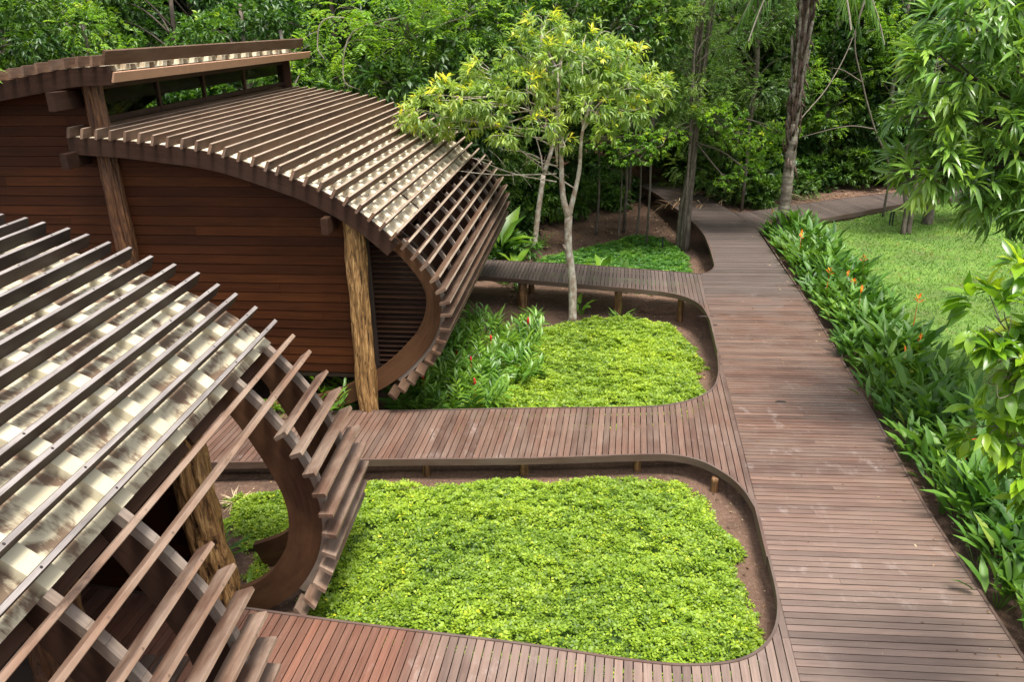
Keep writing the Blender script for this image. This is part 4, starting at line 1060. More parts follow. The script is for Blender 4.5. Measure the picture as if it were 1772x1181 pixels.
# ---------------- slim pale tree in the middle bed (forked)
rg = np.random.default_rng(1)
tb = (1.66, 20.35, -.95)
clA = []
def W(px, py, y):      # documentation of scale only: crown reaches 3.2..7.2 m up, x from -2.6 to 4.2
    pass
spec = [(-1.95, 20.1, 4.75, .85, .85, .5), (-1.35, 19.8, 5.15, .8, .8, .5), (-1.2, 20.7, 4.5, .7, .7, .4), (-.45, 19.9, 5.0, .8, .8, .5), (-.4, 20.8, 5.7, .9, .9, .5), (.4, 19.9, 5.3, .85, .9, .5), (.5, 20.9, 6.1, .9, .9, .55),
        (1.3, 20.2, 5.9, .95, .9, .6), (2.2, 20.2, 5.7, .95, .9, .6), (1.9, 21.3, 6.35, .9, .8, .55), (3.0, 20.3, 5.4, .85, .9, .5), (3.55, 20.8, 5.1, .75, .8, .5), (2.9, 19.8, 4.75, .7, .7, .4), (1.9, 19.6, 4.9, .7, .7, .4), (2.8, 21.2, 6.0, .8, .8, .5),
        (.85, 19.4, 4.5, .6, .6, .35), (-.1, 19.5, 4.3, .5, .5, .3), (2.35, 19.5, 4.45, .45, .45, .3), (-1.8, 20.9, 4.2, .5, .5, .3), (1.3, 21.0, 5.2, .8, .8, .4), (1.3, 19.5, 4.1, .35, .35, .25), (-2.35, 20.3, 4.3, .4, .4, .25), (.9, 20.6, 6.7, .7, .7, .4)]
limbs = [([tb, (1.64, 20.35, .3), (1.52, 20.35, 1.3), (1.52, 20.35, 2.1)], .115, .10), ([(1.52, 20.35, 2.05), (1.36, 20.3, 2.7), (1.30, 20.3, 4.0), (1.2, 20.25, 5.7)], .095, .03),
         ([(1.52, 20.35, 2.05), (1.66, 20.3, 2.7), (1.78, 20.3, 3.3), (1.84, 20.2, 4.3), (2.2, 20.2, 5.4)], .075, .025), ([(1.52, 20.35, 1.2), (1.45, 20.3, 1.25), (1.38, 20.3, 1.35)], .06, .02)]
for c in spec:
    a = (1.22, 20.3, 3.4 + rg.uniform(0, 1.6)) if c[0] < 1.7 else (1.84, 20.25, 4.0 + rg.uniform(0, .8))
    limbs += twigs(rg, [c], a, 4, .010)
for a, b in (((1.2, 20.3, 3.0), (-.9, 19.6, 3.75)), ((1.2, 20.3, 3.2), (-1.9, 19.8, 3.5)), ((1.7, 20.3, 2.8), (-.2, 20.6, 4.2)), ((1.23, 20.3, 3.4), (.3, 19.6, 3.9))):
    limbs += [([a, tuple((np.array(a) + np.array(b)) / 2 + [0, 0, -.1]), b], .02, .006)]
    for q in range(5):
        p = np.array(a) + (np.array(b) - np.array(a)) * rg.uniform(.35, 1); e_ = p + rg.normal(0, .35, 3); limbs += [([tuple(p), tuple((p + e_) / 2 + [0, 0, .05]), tuple(e_)], .008, .003)]
tree('slim_tree', 'slim forked tree with pale blotched trunk and yellow-tipped flat crown in the middle bed', 'tree', None, tb, limbs, spec, M_barkpale, F_young, 101, limbseg=9, wob=.07,
     per=138, k=8, L=.19, ratio=.25, kind='blade', droop=.35, down=.35, spread=1.0, young=.42, shell=.35, stem=.1)
# small crown above it (taller shoots seen top centre)
rg = np.random.default_rng(2)
tb = (.78, 26.9, -.95)
spec = [(-.3, 26.6, 5.8, 1.2, 1, .8), (.9, 26.4, 6.9, 1.4, 1.1, .9), (2.2, 26.6, 7.3, 1.5, 1.1, .9), (3.5, 26.8, 6.9, 1.2, 1.1, .9), (4.6, 27.0, 6.2, 1.1, 1, .8), (-1.5, 26.8, 6.5, 1.1, 1, .8), (1.6, 27.4, 8.2, 1.3, 1.2, .9), (3.6, 27.2, 8.0, 1.2, 1.1, .9), (-.4, 27, 7.9, 1.3, 1, .9), (5.3, 27.5, 7.3, 1, 1, .8)]
limbs = [([tb, (.95, 26.9, .6), (1.15, 26.9, 2.0)], .10, .085), ([(1.15, 26.9, 2.0), (1.5, 26.8, 3.2), (1.65, 26.7, 5.0), (1.7, 26.7, 7)], .075, .04), ([(1.15, 26.9, 2.0), (1.05, 26.9, 2.7), (.8, 26.9, 3.6), (.6, 26.8, 4.6)], .03, .012), ([(1.65, 26.7, 5.0), (.6, 26.6, 6.0), (-.3, 26.6, 6.8)], .05, .02)]
for c in spec: limbs += twigs(rg, [c], (1.68, 26.7, 5.2), 5, .018)
tree('spotted_tree', 'tree with thin dark-spotted trunk just behind the slim forked tree', 'tree', None, tb, limbs, spec, M_barkpale, F_fine, 102, per=170, k=7, L=.24, ratio=.32, kind='diamond', droop=.3, down=.35, spread=1.0, young=.5, shell=.3)

# ---------------- fluted tree beside the far boardwalk with light drooping branches
rg = np.random.default_rng(3)
tb = (6.15, 27.6, -.95)
spec = [(4.1, 26.6, 2.7, 1.0, .8, .38), (3.3, 26.8, 3.2, .8, .8, .4), (5.0, 26.3, 3.2, .9, .7, .4), (7.6, 26.6, 3.2, 1.1, .8, .5), (8.5, 26.9, 2.7, .9, .8, .45), (9.0, 27.0, 3.3, .8, .7, .4), (7.9, 26.5, 2.1, .8, .6, .35), (6.7, 26.4, 3.9, 1.0, .8, .5), (7.3, 26.4, 1.75, .5, .4, .25)]
limbs = []
for k in range(6):
    a = k * 1.05; r = .16
    limbs.append(([(tb[0] + r * math.cos(a), tb[1] + r * math.sin(a), tb[2]), (tb[0] + r * math.cos(a + .3), tb[1] + r * math.sin(a + .3), .6), (tb[0] + .12 + .5 * r * math.cos(a + .6), tb[1] + .5 * r * math.sin(a), 2.2), (tb[0] + .2 + .12 * math.cos(a), tb[1] + .1 * math.sin(a), 5.0), (tb[0] + .3 + .35 * math.cos(a), tb[1] + .3 * math.sin(a), 8.5)], .10, .025))
for c in spec: limbs += twigs(rg, [c], (6.35, 27.5, 3.6 if c[2] > 2.5 else 2.9), 5, .016)
tree('fluted_tree', 'tree with fluted multi-stem trunk and layered yellow-green sprays beside the far boardwalk', 'tree', None, tb, limbs, spec, M_barkgrey, F_bright, 103, per=190, k=8, L=.13, ratio=.5, droop=.3, down=.3, spread=1.2, shell=.2, young=.3)

# ---------------- palm
rg = np.random.default_rng(4)
pb = Vector((9.05, 26.0, -.35)); P_ = empty('palm_tree', pb, 'tall palm with pale trunk and peeling dark leaf bases beside the heliconia border', 'palm tree')
tm = MB(); n = 60; pts = []; rad = []
for i in range(n):
    t = i / (n - 1); z = t * 4.0; pts.append((.03 * math.sin(2.2 * t), 0, z)); rad.append((.2 - .045 * t) * (1 + .05 * math.sin(z * 17) + (.12 if t < .03 else 0)))
tm.tube(pts, rad, 18, .5, .03); tm.build('trunk', M_palmbark, P_, True)
bt = MB()
for i in range(120):
    z = 2.75 + (i % 60) * .09; a = i * 2.4; r = .10 + .0011 * i; L_ = rg.uniform(.25, .6); hang = rg.random() < .2
    b0 = Vector((math.cos(a) * r * .9, math.sin(a) * r * .9, z)); top = Vector((math.cos(a) * (r + .05), math.sin(a) * (r + .05), z + L_))
    if hang: top = Vector((math.cos(a) * (r + .14), math.sin(a) * (r + .14), z - L_))
    bt.tube([b0, b0.lerp(top, .5) + Vector((math.cos(a), math.sin(a), 0)) * .05, top], [.035, .03, .008], 5, rg.random(), .2)
bt.tube([(0, 0, 2.55), (0, 0, 3.0), (0, 0, 9.5)], [.13, .13, .15], 14, .1, .1)
bt.build('leaf_base', M_boot, P_, True)
for k in range(9):
    a = k * 2.4 + .4; z = 3.0 + k * .42; pt_ = MB(); ca, sa = math.cos(a), math.sin(a)
    pt_.tube(catmull([(ca * .12, sa * .12, z), (ca * .16, sa * .16, z + .9), (ca * .18, sa * .18, z + 2.0), (ca * .32, sa * .32, z + 3.2)], 4), np.linspace(.06, .04, 13), 8, .5, .04)
    pt_.build('leaf_stalk', M_palmbark, P_, True)
for i, z in enumerate((1.9, 1.55, .95)):
    sp = MB()
    for k in range(60):
        a = rg.uniform(0, 6.28); zz = z + rg.normal(0, .08); c = Vector((math.cos(a), math.sin(a), 0)); sp.tube([c * .13 + Vector((0, 0, zz)), c * rg.uniform(.22, .34) + Vector((0, 0, zz + rg.uniform(-.12, .05)))], [.006, .002], 3, .2)
    sp.build('spines', M_boot, P_)
for k in range(16):
    a = k * 2.4 + .3; m = 34; t = np.linspace(.04, 1, m); Lf = rg.uniform(3.2, 4.0); low = k < 6; z0 = 8.9 + (0 if low else 1.2)
    rx = Lf * (t - .18 * t ** 2) * .72; rz = (.55 if not low else .1) * Lf * t - (.75 if low else .65) * Lf * t ** 2
    R0 = np.stack([np.cos(a) * rx, np.sin(a) * rx, z0 + rz], 1); tg = unit(np.gradient(R0, axis=0)); sd = np.array([-math.sin(a), math.cos(a), 0])
    Pq = np.concatenate([R0, R0]); Dq = np.concatenate([sd * .7 + tg * .6 + [0, 0, -.75], -sd * .7 + tg * .6 + [0, 0, -.75]])
    LL = np.tile(.75 * np.sin(np.clip(t * 2.6 + .35, 0, 3.0)) + .12, 2)
    v1 = leafset(Pq, Dq, LL, .045, rg, 'blade', droop=.3)
    fm_ = MB(); fm_.tube([tuple(q) for q in R0[::3]], [.025] * len(R0[::3]), 5, .5)
    V, F, T = v1; fo = np_mesh('frond', V, F, T, F_mid, P_)
    st_ = fm_.build('rachis', M_twig, fo)

# ---------------- mango tree on the right (trunk beyond the right edge)
rg = np.random.default_rng(5)
tb = (11.3, 13.2, -.35)
spec = [(7.15, 12.3, 5.45, .42, .5, .35), (7.5, 12.3, 6.1, .6, .6, .5), (7.7, 12.3, 6.75, .6, .6, .5), (7.45, 12.3, 4.75, .55, .6, .45), (7.9, 12.3, 5.4, .75, .7, .6), (8.4, 12.2, 6.2, .8, .8, .7), (8.1, 12.1, 4.6, .7, .7, .55), (7.15, 12.2, 4.5, .3, .35, .25), (8.45, 11.9, 4.1, .55, .6, .4),
        (8.8, 11.9, 5.2, .9, .9, .7), (8.9, 11.8, 4.2, .7, .8, .6), (9.2, 12.3, 6.9, 1, 1, .8), (8.4, 12.6, 7.3, .8, .8, .6), (9.6, 12.0, 5.6, 1.1, 1.1, .9), (9.9, 12.0, 4.2, .9, .9, .7), (10.6, 12.6, 6.8, 1.3, 1.3, 1), (10.6, 12.6, 4.9, 1.2, 1.2, 1), (10.0, 13.4, 7.9, 1.3, 1.2, .9), (11.8, 13.4, 7.2, 1.6, 1.6, 1.2), (12.2, 13.6, 5.3, 1.5, 1.5, 1.2)]
limbs = [([tb, (11.25, 13.2, 1.2), (11.0, 13.0, 2.6), (10.6, 12.9, 3.8)], .24, .17), ([(11.0, 13.0, 2.6), (9.6, 12.7, 4.1), (8.4, 12.5, 4.9), (7.2, 12.4, 5.3)], .10, .035), ([(10.6, 12.9, 3.8), (10.2, 12.8, 5.4), (9.4, 12.8, 6.9)], .13, .05), ([(10.0, 12.7, 3.7), (8.6, 12.1, 3.9), (7.3, 12.0, 4.0)], .06, .02)]
spec = [(c[0] - 1.0 if c[0] < 10 else c[0] - .5, *c[1:]) for c in spec]
for c in spec: limbs += twigs(rg, [c], (8.9, 12.6, 4.8), 4, .018)
tree('mango_tree', 'mango tree with long drooping glossy leaves in whorls, overhanging the lawn at upper right', 'tree', None, tb, limbs, spec, M_barkdark, F_mango, 104,
     per=64, k=14, L=.33, ratio=.18, kind='blade', droop=.45, down=.30, spread=1.05, shell=.55, young=.2, jit=.3)
# ---------------- lime-leaved tree at the right edge, close
rg = np.random.default_rng(6)
tb = (7.9, 6.1, -.3)
spec = [(4.05, 6.25, 4.45, .27, .26, .24), (4.35, 6.3, 4.45, .25, .26, .24), (3.98, 6.1, 4.2, .13, .15, .16), (4.38, 6.2, 4.1, .3, .3, .25), (4.14, 6.1, 3.95, .15, .18, .15), (4.6, 6.3, 4.9, .3, .3, .2), (4.2, 6.2, 3.42, .24, .24, .2), (4.45, 6.1, 3.1, .26, .26, .25), (4.6, 6.2, 3.6, .3, .3, .3), (4.75, 6.2, 4.2, .4, .4, .4), (4.25, 6.3, 4.85, .14, .2, .12), (4.8, 6.0, 2.8, .3, .3, .25), (5.2, 6.2, 3.5, .5, .5, .5), (5.6, 6.3, 4.2, .6, .6, .6)]
limbs = [([tb, (7.7, 6.1, 1.0), (7.1, 6.15, 2.2), (6.3, 6.2, 3.0)], .11, .05), ([(6.3, 6.2, 3.0), (5.4, 6.3, 3.7), (4.3, 6.25, 4.3)], .035, .01), ([(6.8, 6.15, 2.5), (5.6, 6.1, 2.9), (4.4, 6.1, 3.3)], .03, .01), ([(6.3, 6.2, 3.0), (5.6, 6.4, 4.2), (4.6, 6.3, 4.8)], .03, .01)]
for c in spec: limbs += twigs(rg, [c], (5.2, 6.2, 3.5), 3, .006)
tree('broadleaf_tree', 'tree with broad glossy lime-green leaves reaching in from the right edge, close to the camera', 'tree', None, tb, limbs, spec, M_barkgrey, F_lime, 105,
     per=240, k=6, L=.19, ratio=.42, kind='blade', droop=.3, down=.55, spread=1.0, shell=.55, young=.35, jit=.3)
# ---------------- branch of a mango at the top left corner
rg = np.random.default_rng(7)
tb = (-9.7, 11.4, -.5)
spec = [(-7.55, 11.2, 6.75, .45, .5, .4), (-7.95, 11.2, 7.15, .6, .6, .5), (-7.25, 11.2, 6.45, .25, .3, .22), (-8.6, 11.3, 7.3, .8, .7, .7), (-9.3, 11.4, 6.8, .9, .8, .7), (-8.5, 11.3, 6.2, .4, .4, .3), (-9.7, 11.4, 7.8, 1, .9, .8)]
limbs = [([tb, (-9.7, 11.4, 2), (-9.5, 11.4, 5), (-9.2, 11.4, 7)], .14, .07), ([(-9.4, 11.4, 6), (-8.3, 11.3, 6.9), (-7.4, 11.2, 6.7)], .04, .012)]
for c in spec: limbs += twigs(rg, [c], (-9.0, 11.3, 6.8), 3, .01)
tree('mango_tree', 'mango tree whose bright leaf sprays enter the top left corner above the roofs', 'tree', None, tb, limbs, spec, M_barkgrey, F_bright, 106,
     per=110, k=9, L=.30, ratio=.24, kind='blade', droop=.35, down=.5, spread=1.0, shell=.4, young=.1)

# ---------------- light feathery tree leaning over the long roof
rg = np.random.default_rng(8)
tb = (-2.7, 27.2, -.8)
spec = [(-2.2, 24.9, 6.5, 1.2, .9, .8), (-3.3, 24.6, 6.9, 1.2, .9, .8), (-4.3, 24.2, 6.4, .9, .8, .6), (-1.0, 25.2, 7.0, 1.2, .9, .8), (-4.4, 24.4, 7.3, 1.0, .8, .6), (-4.1, 23.8, 5.7, .65, .6, .4), (-2.6, 24.2, 7.6, 1, .8, .6), (-1.8, 25.0, 8.0, 1.2, .9, .8), (-4.7, 24.0, 5.2, .5, .5, .3)]
limbs = [([tb, (-2.8, 27, 2), (-2.9, 26.4, 5), (-3.0, 25.2, 7)], .18, .06), ([(-3.0, 25.2, 7), (-4.3, 23.9, 6.6), (-4.6, 23.5, 5.4), (-4.1, 23.2, 5.1)], .035, .015), ([(-2.9, 25.6, 6.5), (-4.9, 24.1, 7.0), (-5.3, 23.8, 6.3), (-5.1, 23.6, 5.9)], .03, .012)]
for c in spec: limbs += twigs(rg, [c], (-2.9, 25.6, 6.4), 3, .010)
tree('feathery_tree', 'light green feathery-leaved tree leaning over the far end of the long roof', 'tree', None, tb, limbs, spec, M_twig, F_bright, 107,
     per=70, k=14, L=.15, ratio=.38, kind='diamond', pinnate=True, droop=.2, down=.25, shell=.3, young=.2)
rg = np.random.default_rng(9)
tb = (-3.0, 26.0, -.8)
spec = [(-2.4, 23.9, 4.6, 1.3, .8, .9), (-1.2, 24.4, 4.9, 1.1, .8, 1.0), (-3.4, 23.7, 5.3, 1.1, .7, .6), (-.7, 24.9, 3.9, .9, .8, 1.0), (-1.9, 24.6, 3.3, 1.1, .8, .9), (-2.0, 24.6, 5.9, 1.3, .9, .6), (-.6, 25.2, 5.9, 1.0, .9, .7), (-5.1, 23.6, 5.0, .6, .5, .25)]
limbs = [([tb, (-2.9, 25.6, 2), (-2.4, 25, 4), (-1.9, 24.8, 5.5)], .16, .06)]
for c in spec: limbs += twigs(rg, [c], (-2.4, 25, 4), 4, .018)
tree('dark_tree', 'dark glossy broad-leaved tree pressed against the far end of the long roof', 'tree', None, tb, limbs, spec, M_barkdark, F_dark, 108,
     per=150, k=7, L=.24, ratio=.36, kind='blade', droop=.3, down=.45, shell=.35, young=.03)

# ---------------- small trees on the lawn edge
def small_tree(x, y, stems, label, seed, lmat, crown, L=.16, name='young_tree'):
    rg = np.random.default_rng(seed); z = zgf(x, y) - .1; limbs = []
    for s in range(stems):
        a = s * 2.2 + seed; limbs.append(([(x + .12 * math.cos(a), y + .1 * math.sin(a), z), (x + .15 * math.cos(a + .4), y, z + 1.0), (x + .35 * math.cos(a + .8), y + .2 * math.sin(a), z + 2.2), (x + .7 * math.cos(a), y + .4 * math.sin(a), z + 4.2)], .09 if stems > 1 else .2, .04))
    for c in crown: limbs += twigs(rg, [c], (x, y, z + 2.6), 4, .016)
    tree(name, label, 'tree', None, (x, y, z), limbs, crown, M_barkgrey, lmat, seed, per=70, k=8, L=L, ratio=.3, kind='blade', droop=.3, down=.3, shell=.3, young=.15)
small_tree(13.7, 27.0, 3, 'small multi-stemmed tree with pale bark at the far edge of the lawn', 31, F_mid, [(13.2, 26.4, 2.3, .7, .6, .5), (14.4, 26.6, 2.9, .9, .7, .6), (13.0, 26.8, 3.7, .9, .8, .7), (14.8, 26.8, 4.4, 1.1, .9, .8), (13.8, 27, 5.6, 1.3, 1, .9)], .24)
small_tree(15.0, 28.2, 1, 'stout-trunked tree on the lawn right of the multi-stemmed one', 32, F_mango, [(14.6, 27.6, 2.5, .8, .7, .5), (15.8, 27.6, 3.2, 1.1, .9, .7), (16.6, 27.8, 2.5, .9, .8, .6), (14.4, 28, 4.0, 1, .9, .8), (16, 28, 4.8, 1.3, 1, .9), (17.4, 28.2, 4.2, 1.2, 1, .9), (15.5, 28, 6.3, 1.4, 1.1, 1)], .3)
# thin understory trunks behind the farthest spur
thin = [(4.0, 28.9, 2.0, .035, 'sapling with fine dark sprays on the shaded soil, centre of its row'), (4.75, 29.3, 2.3, .05, 'sapling with fine dark sprays nearest the far boardwalk'), (3.3, 30.0, 2.6, .06, 'thicker sapling left of its row on the shaded soil')]
for i, (x, y, h, r, lab) in enumerate(thin):
    rg = np.random.default_rng(40 + i); z = zgf(x, y); sp_ = [(x - .5, y - .2, h, .7, .5, .22), (x + .5, y - .3, h + .5, .7, .5, .22), (x, y, h + 1.1, .8, .5, .25), (x - .7, y, h + 1.6, .7, .5, .22), (x + .7, y, h + 2.0, .8, .5, .3)]
    limbs = [([(x, y, z - .1), (x + .08, y, 1), (x - .05, y, h + 2)], r, r * .5)]
    for c in sp_: limbs += twigs(rg, [c], (x, y, c[2] - .3), 3, .01)
    tree('sapling', lab, 'tree', None, (x, y, z), limbs, sp_, M_barkgrey, F_fine, 140 + i, per=260, k=7, L=.13, ratio=.4, pinnate=True, droop=.2, down=.15, shell=.1)

# ---------------- forest behind: prototypes, then copies of trunk and crown
def proto(seed, mat, bmat, L, ratio, kind, k, per, pin=False, H=9.5, Rr=2.6, ncl=30, low=.6, young=.12, down=.3, droop=.3):
    rng = np.random.default_rng(seed); cl = []
    for i in range(ncl):
        z = low + (H - low) * (i + rng.uniform(0, 1)) / ncl; rr = Rr * (.55 + .45 * math.sin(min(1, z / H * 1.1) * 2.6)); a = rng.uniform(0, 6.28); d = rr * rng.uniform(.45, .95)
        s = rng.uniform(.65, 1.15); cl.append((d * math.cos(a), d * math.sin(a), z, s, s, s * .62))
    V, F, T = crown_geo(rng, cl, per, k, L, ratio, kind, droop=droop, down=down, young=young, pinnate=pin, shell=.25, spread=1.0)
    co = np_mesh('crown', V, F, T, mat, link=False)
    tb_ = MB(); tb_.tube([(p[0], p[1], p[2]) for p in catmull([(0, 0, -.3), (.1, .05, 2), (-.1, .1, 5), (.1, 0, H)], 4)], np.linspace(.16, .06, 13), 8, .5, .05)
    for c in cl: tb_.tube(catmull([(0, 0, max(0, c[2] - 1.2)), (c[0] * .5, c[1] * .5, c[2] - .3), c[:3]], 3), np.linspace(.04, .012, 7), 5, .5)
    to = tb_.build('trunk', bmat, None, True)
    COL.objects.unlink(to)
    return co.data, to.data
PR = {'dark': [proto(201, F_dark, M_barkdark, .24, .42, 'diamond', 7, 105), proto(202, F_dark, M_barkdark, .19, .4, 'diamond', 8, 125, ncl=34)],
      'mid': [proto(203, F_mid, M_barkgrey, .22, .36, 'diamond', 7, 110), proto(204, F_mid, M_barkgrey, .17, .45, 'diamond', 8, 130, ncl=34)],
      'fine': [proto(205, F_fine, M_barkgrey, .11, .42, 'diamond', 12, 90, pin=True, young=.2), proto(206, F_fine, M_barkgrey, .12, .4, 'diamond', 10, 110, pin=True, ncl=36)],
      'bright': [proto(207, F_bright, M_twig, .15, .4, 'diamond', 10, 60, pin=True, ncl=24)]}
def forest_tree(kind, x, y, s, hs, lab, grp, i, up=0.0):
    cd, td = PR[kind][i % len(PR[kind])]
    r = empty('forest_tree', (x, y, zgf(x, y) + up), lab, 'tree', grp); r.scale = (s, s, s * hs); r.rotation_euler = (0, 0, hr.uniform(0, 6.28))
    for nm, d in (('trunk', td), ('crown', cd)):
        o = bpy.data.objects.new(nm, d); COL.objects.link(o); o.parent = r
    if up:
        m_ = MB(); m_.tube([(0, 0, -(up + .4) / (s * hs)), (.08, 0, -up * .5 / (s * hs)), (0, 0, .1)], [.085, .075, .07], 8, .5, .05); m_.build('stem', M_barkgrey, r, True)
LAB = {'dark': ('dark', 'dark forest tree'), 'mid': ('mid', 'mid-green forest tree'), 'fine': ('fine', 'fine-leaved forest tree'), 'bright': ('bright', 'yellow-green forest tree')}
def zone(x, y):
    if x < -3.5: 
        q_ = 'left of the ridge' if x < -12.5 else ('above the clerestory' if x < -7.5 else 'above the far right end of the roof')
        return 'behind the long roof, ' + q_, 'behind the long roof ' + q_
    if x > 9.5:
        q_ = 'close right of the palm' if x < 13 else ('above the lawn trees' if x < 18 else 'behind the mango crown')
        d_ = 'front rank' if y < 36 else 'back rank'
        return 'beyond the side boardwalk, ' + q_ + ', ' + d_, 'beyond the side boardwalk ' + q_ + ' ' + d_
    return zone0(x, y)
def zone0(x, y):
    if x >= 3.2:
        q_ = 'over the boardwalk' if y < 31 else ('left of the fluted trunk' if x < 6 else 'right of the fluted trunk')
        d_ = 'front rank' if y < 36 else 'back rank'
        return 'beyond the main boardwalk, ' + q_ + ', ' + d_, 'beyond the main boardwalk ' + q_ + ' ' + d_
    if x < -3.5: return 'behind the long roof', 'behind the long roof'
    if x < 3.2: return 'behind the slim forked tree', 'behind the slim tree'
    if x < 9.5: return 'beyond the end of the main boardwalk', 'beyond the main boardwalk'
    return 'beyond the side boardwalk and the lawn', 'beyond the side boardwalk'
FT = [  # kind, x, y, scale, heightscale, raise
    ('dark', -16, 27, 1.0, .95, 0), ('mid', -13, 25.5, .95, .95, 0), ('dark', -10.5, 27, 1.0, .95, 0), ('mid', -8.0, 26, .95, .92, 0), ('bright', -6.6, 25.2, .8, 1.0, 0), ('dark', -5.6, 27.5, 1.05, .95, 0), ('fine', -14.5, 31, 1.1, 1, 0), ('mid', -17.5, 24, 1, 1, 0), ('bright', -12.0, 24.4, .75, 1.1, 0), ('dark', -14.8, 22.5, .95, 1, 0),
    ('dark', -3.6, 29, 1.05, 1, 0), ('mid', -1.2, 30.5, 1.0, 1, 0), ('dark', -.2, 31.8, 1.0, 1, 0), ('fine', -1.8, 28.3, .9, 1.1, 0), ('dark', 1.2, 33.5, 1.0, 1, 0),
    ('fine', 1.6, 33.5, 1.0, 1.0, 2.3), ('mid', 3.0, 36.0, .9, 1, 2.6), ('dark', 4.0, 40, 1, 1, 2.6), ('fine', 5.2, 34.5, .9, 1, 2.5), ('fine', 6.5, 38, 1.1, 1, 1.5),
    ('fine', 4.4, 30.3, .8, 1, 3.4), ('fine', 9.0, 30.6, .75, 1, 3.7), ('fine', 4.9, 27.9, .55, 1, 4.2), ('fine', 6.05, 27.1, .5, 1, 4.0),
    ('fine', 8.6, 33.0, .9, 1, 0), ('dark', 9.7, 33.2, .85, 1, .4), ('mid', 8.4, 36.5, 1.1, 1, 0), ('dark', 11.2, 35.4, 1.0, 1, .2), ('mid', 12.6, 36.6, 1.0, 1, 0.2), ('dark', 14.4, 36.2, 1.0, 1, .2), ('fine', 13.2, 38.5, 1.2, 1, 0), ('bright', 13.4, 34.6, .7, 1, 2.2), ('dark', 16.6, 36.8, 1.0, 1, 0), ('mid', 18.6, 37, 1.05, 1, 0), ('dark', 20.8, 38, 1.1, 1, 0), ('mid', 23, 38, 1.1, 1, 0), ('bright', 16.4, 35.2, .8, 1, 2.5), ('dark', 20.5, 34.8, .9, 1, 0), ('mid', 24, 34, 1.1, 1, 0), ('dark', 26, 31, 1.1, 1, 0), ('bright', 11.6, 33.9, .55, 1, 2.4), ('dark', 23.0, 29.5, 1.0, 1, 0), ('mid', 21.0, 32.2, .7, 1, 0),
    ('dark', -19, 31, 1.2, 1, 0), ('dark', -9, 32, 1.2, 1, 0), ('mid', -6, 33.5, 1.2, 1, 0), ('dark', -3, 35, 1.2, 1, 0), ('mid', 0, 37.5, 1.2, 1, 0), ('dark', -12, 33, 1.2, 1, 0), ('dark', -17, 36, 1.3, 1, 0), ('mid', 10.5, 40, 1.2, 1, 0), ('dark', 15.5, 41, 1.3, 1, 0), ('dark', 20, 42, 1.3, 1, 0), ('mid', 25.5, 41, 1.3, 1, 0), ('dark', 30, 37, 1.3, 1, 0),
    ('dark', 2.0, 46, 1.3, 1, 1), ('mid', 6.0, 47, 1.3, 1, 1.5), ('dark', 9.5, 46, 1.3, 1, 0), ('dark', -2, 43, 1.3, 1, 0), ('mid', -7, 41, 1.3, 1, 0), ('dark', 13, 47, 1.4, 1, 0)]
for i, (kd, x, y, s, hs, up) in enumerate(FT):
    zl, zgp = zone(x, y)
    forest_tree(kd, x, y, s, hs, LAB[kd][1] + ' ' + zl, LAB[kd][0] + ' trees ' + zgp, i, up)
# the trees raised clear of the ground get a bare stem below
for i, (kd, x, y, s, hs, up) in enumerate(FT):
    pass
# closing wall of distant wood
def far_wood():
    rng = np.random.default_rng(77); cl = []
    for i in range(150):
        a = R(-62 + 124 * i / 149) ; D = rng.uniform(50, 60)
        for z in np.linspace(1, 15, 6): cl.append((D * math.sin(a) + rng.normal(0, 1), D * math.cos(a) + rng.normal(0, 1.2), z, 2.6, 2, 1.6))
    V, F, T = crown_geo(rng, cl, 16, 7, .6, .5, 'diamond', shell=.3, spread=1.0)
    tag(np_mesh('far_wood', V, F, T, F_dark), 'dense dark wood closing the view far behind all nearer trees', 'wood', None, 'stuff')
far_wood()

# ---------------- understory shrubs
def shrub_proto(seed, mat, L, ratio, k, per, kind='diamond', h=1.5, r=1.1, pin=False):
    rng = np.random.default_rng(seed); cl = [(rng.normal(0, r * .4), rng.normal(0, r * .4), rng.uniform(.25, h * .8), r * .5, r * .5, h * .25) for _ in range(9)]
    V, F, T = crown_geo(rng, cl, per, k, L, ratio, kind, shell=.1, spread=1.0, young=.05, pinnate=pin, down=.2)
    return np_mesh('shrub', V, F, T, mat, link=False).data
SP = [shrub_proto(301, F_dark, .22, .42, 7, 140), shrub_proto(302, F_mid, .20, .38, 7, 150), shrub_proto(303, F_dark, .28, .3, 8, 110, 'blade'), shrub_proto(304, F_fine, .12, .4, 10, 130, pin=True), shrub_proto(305, F_mid, .34, .28, 7, 70, 'blade')]
SL = [(-2.6, 24.8), (-1.3, 25.6), (-.2, 26.6), (-1.0, 27.6), (.3, 30.4), (1.6, 31.6), (2.6, 32.2), (3.2, 33.8), (-2.0, 28.5), (.6, 32.6), (-1.2, 30), (4.6, 33.6),
      (8.9, 32.2), (9.4, 31.5), (10.2, 32.4), (9.0, 34.2), (11.4, 33.2), (12.4, 33.6), (13.6, 34.2), (14.8, 34.3), (16, 34.8), (17.2, 35.2), (18.4, 35.0), (19.8, 35.4), (10.8, 34.4), (8.3, 35.4), (21.2, 35.8), (15.2, 35.8), (12.9, 35.4), (9.6, 35.6), (17.8, 36.4), (22.5, 33.0), (20.3, 34.0), (5.0, 35.6), (4.2, 36.8), (7.4, 37.2), (10.0, 30.9)]
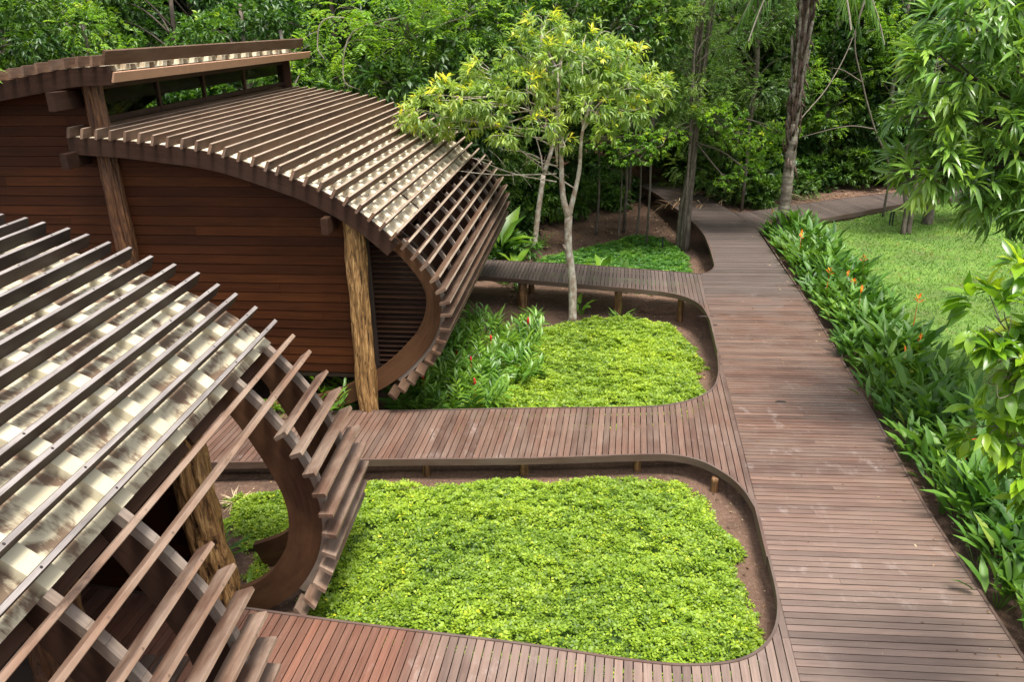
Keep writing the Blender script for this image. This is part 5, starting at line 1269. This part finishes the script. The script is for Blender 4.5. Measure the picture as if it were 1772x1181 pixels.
for i, (x, y) in enumerate(SL):
    j = hr.randrange(len(SP)); zl, zgp = zone(x, y)
    o = bpy.data.objects.new('shrub', SP[j]); COL.objects.link(o); o.location = (x, y, zgf(x, y)); s = hr.uniform(.75, 1.25); o.scale = (s, s, s * hr.uniform(.8, 1.2)); o.rotation_euler = (0, 0, hr.uniform(0, 6.28))
    w_ = ['dark leafy', 'green leafy', 'dark long-leaved', 'fine-leaved', 'coarse-leaved'][j]
    tag(o, w_ + ' shrub ' + zl, 'shrub', w_ + ' shrubs ' + zgp)
# ---------------- bare hanging branch, fallen fronds, vines, stakes
mb = MB(); mb.tube(catmull([(9.4, 27.2, 2.4), (9.9, 28.0, 3.4), (11.3, 29.5, 4.4), (12.3, 30.5, 5.7), (12.9, 31, 7.4)], 6), np.linspace(.024, .018, 25), 6, .5, .05)
tag(mb.build('bare_branch', M_barkgrey, None, True), 'long bare curved branch arching right of the palm trunk', 'branch')
mb = MB(); mb.tube(catmull([(13.9, 29.2, -.2), (13.9, 29.3, 1.6), (13.2, 29.4, 3.0), (12.6, 29.6, 4.6), (12.2, 29.8, 6.2), (12.7, 30, 8.5)], 6), np.linspace(.045, .018, 31), 7, .6, .05)
mb.tube(catmull([(13.2, 29.4, 3.0), (12.2, 29.5, 3.1), (10.6, 29.7, 2.7)], 6), np.linspace(.03, .012, 13), 5, .6)
mb.tube(catmull([(12.6, 29.6, 4.6), (11.9, 29.6, 5.0), (11.5, 29.7, 5.1)], 6), np.linspace(.03, .012, 13), 5, .6)
tag(mb.build('bare_sapling', M_barkgrey, None, True), 'crooked bare sapling between the palm and the lawn trees', 'tree')
for i, (x, y, z, a, lab) in enumerate([(8.9, 30.6, .2, 2.9, 'dry palm frond lying beside the far boardwalk, nearest its edge'), (9.6, 31.2, .35, 2.5, 'dry palm frond heaped on the litter, higher of the pair beside the far boardwalk'), (11.0, 31.6, .15, .4, 'dry palm frond lying behind the side boardwalk')]):
    rg = np.random.default_rng(60 + i); t = np.linspace(0, 1, 30); R0 = np.stack([np.cos(a) * t * 2.0, np.sin(a) * t * 2.0, .1 + .25 * np.sin(t * 3)], 1); sd = np.array([-math.sin(a), math.cos(a), 0]); tg = np.array([math.cos(a), math.sin(a), 0])
    V, F, T = leafset(np.concatenate([R0, R0]), np.concatenate([sd + tg * .6 + rg.normal(0, .3, (30, 3)), -sd + tg * .6 + rg.normal(0, .3, (30, 3))]), .6, .03, rg, 'blade', droop=.4, tint=rg.uniform(.3, 1, 60))
    o = np_mesh('fallen_frond', V, F, T, F_litter); o.location = (x - 1, y, zgf(x, y) + z - .15); tag(o, lab, 'palm frond', 'fallen palm fronds')
for x, y, h, lab, tw in ((13.66, 28.1, .52, 'black double garden stake on the lawn', 1), (5.35, 27.2, .62, 'thin dark garden stake on the shaded soil beside the fluted tree', 0)):
    z = zgf(x, y); mb = MB(); mb.beam((x, y, z - .1), (x, y, z + h), (1, 0, 0), .045, .045, .004)
    if tw: mb.beam((x + .1, y, z - .1), (x + .1, y, z + h * .95), (1, 0, 0), .045, .045, .004)
    mb.beam((x - .01, y, z + h), (x + (.11 if tw else .03), y, z + h), (0, 0, 1), .03, .05, .004)
    tag(mb.build('garden_stake', M_black), lab, 'stake')
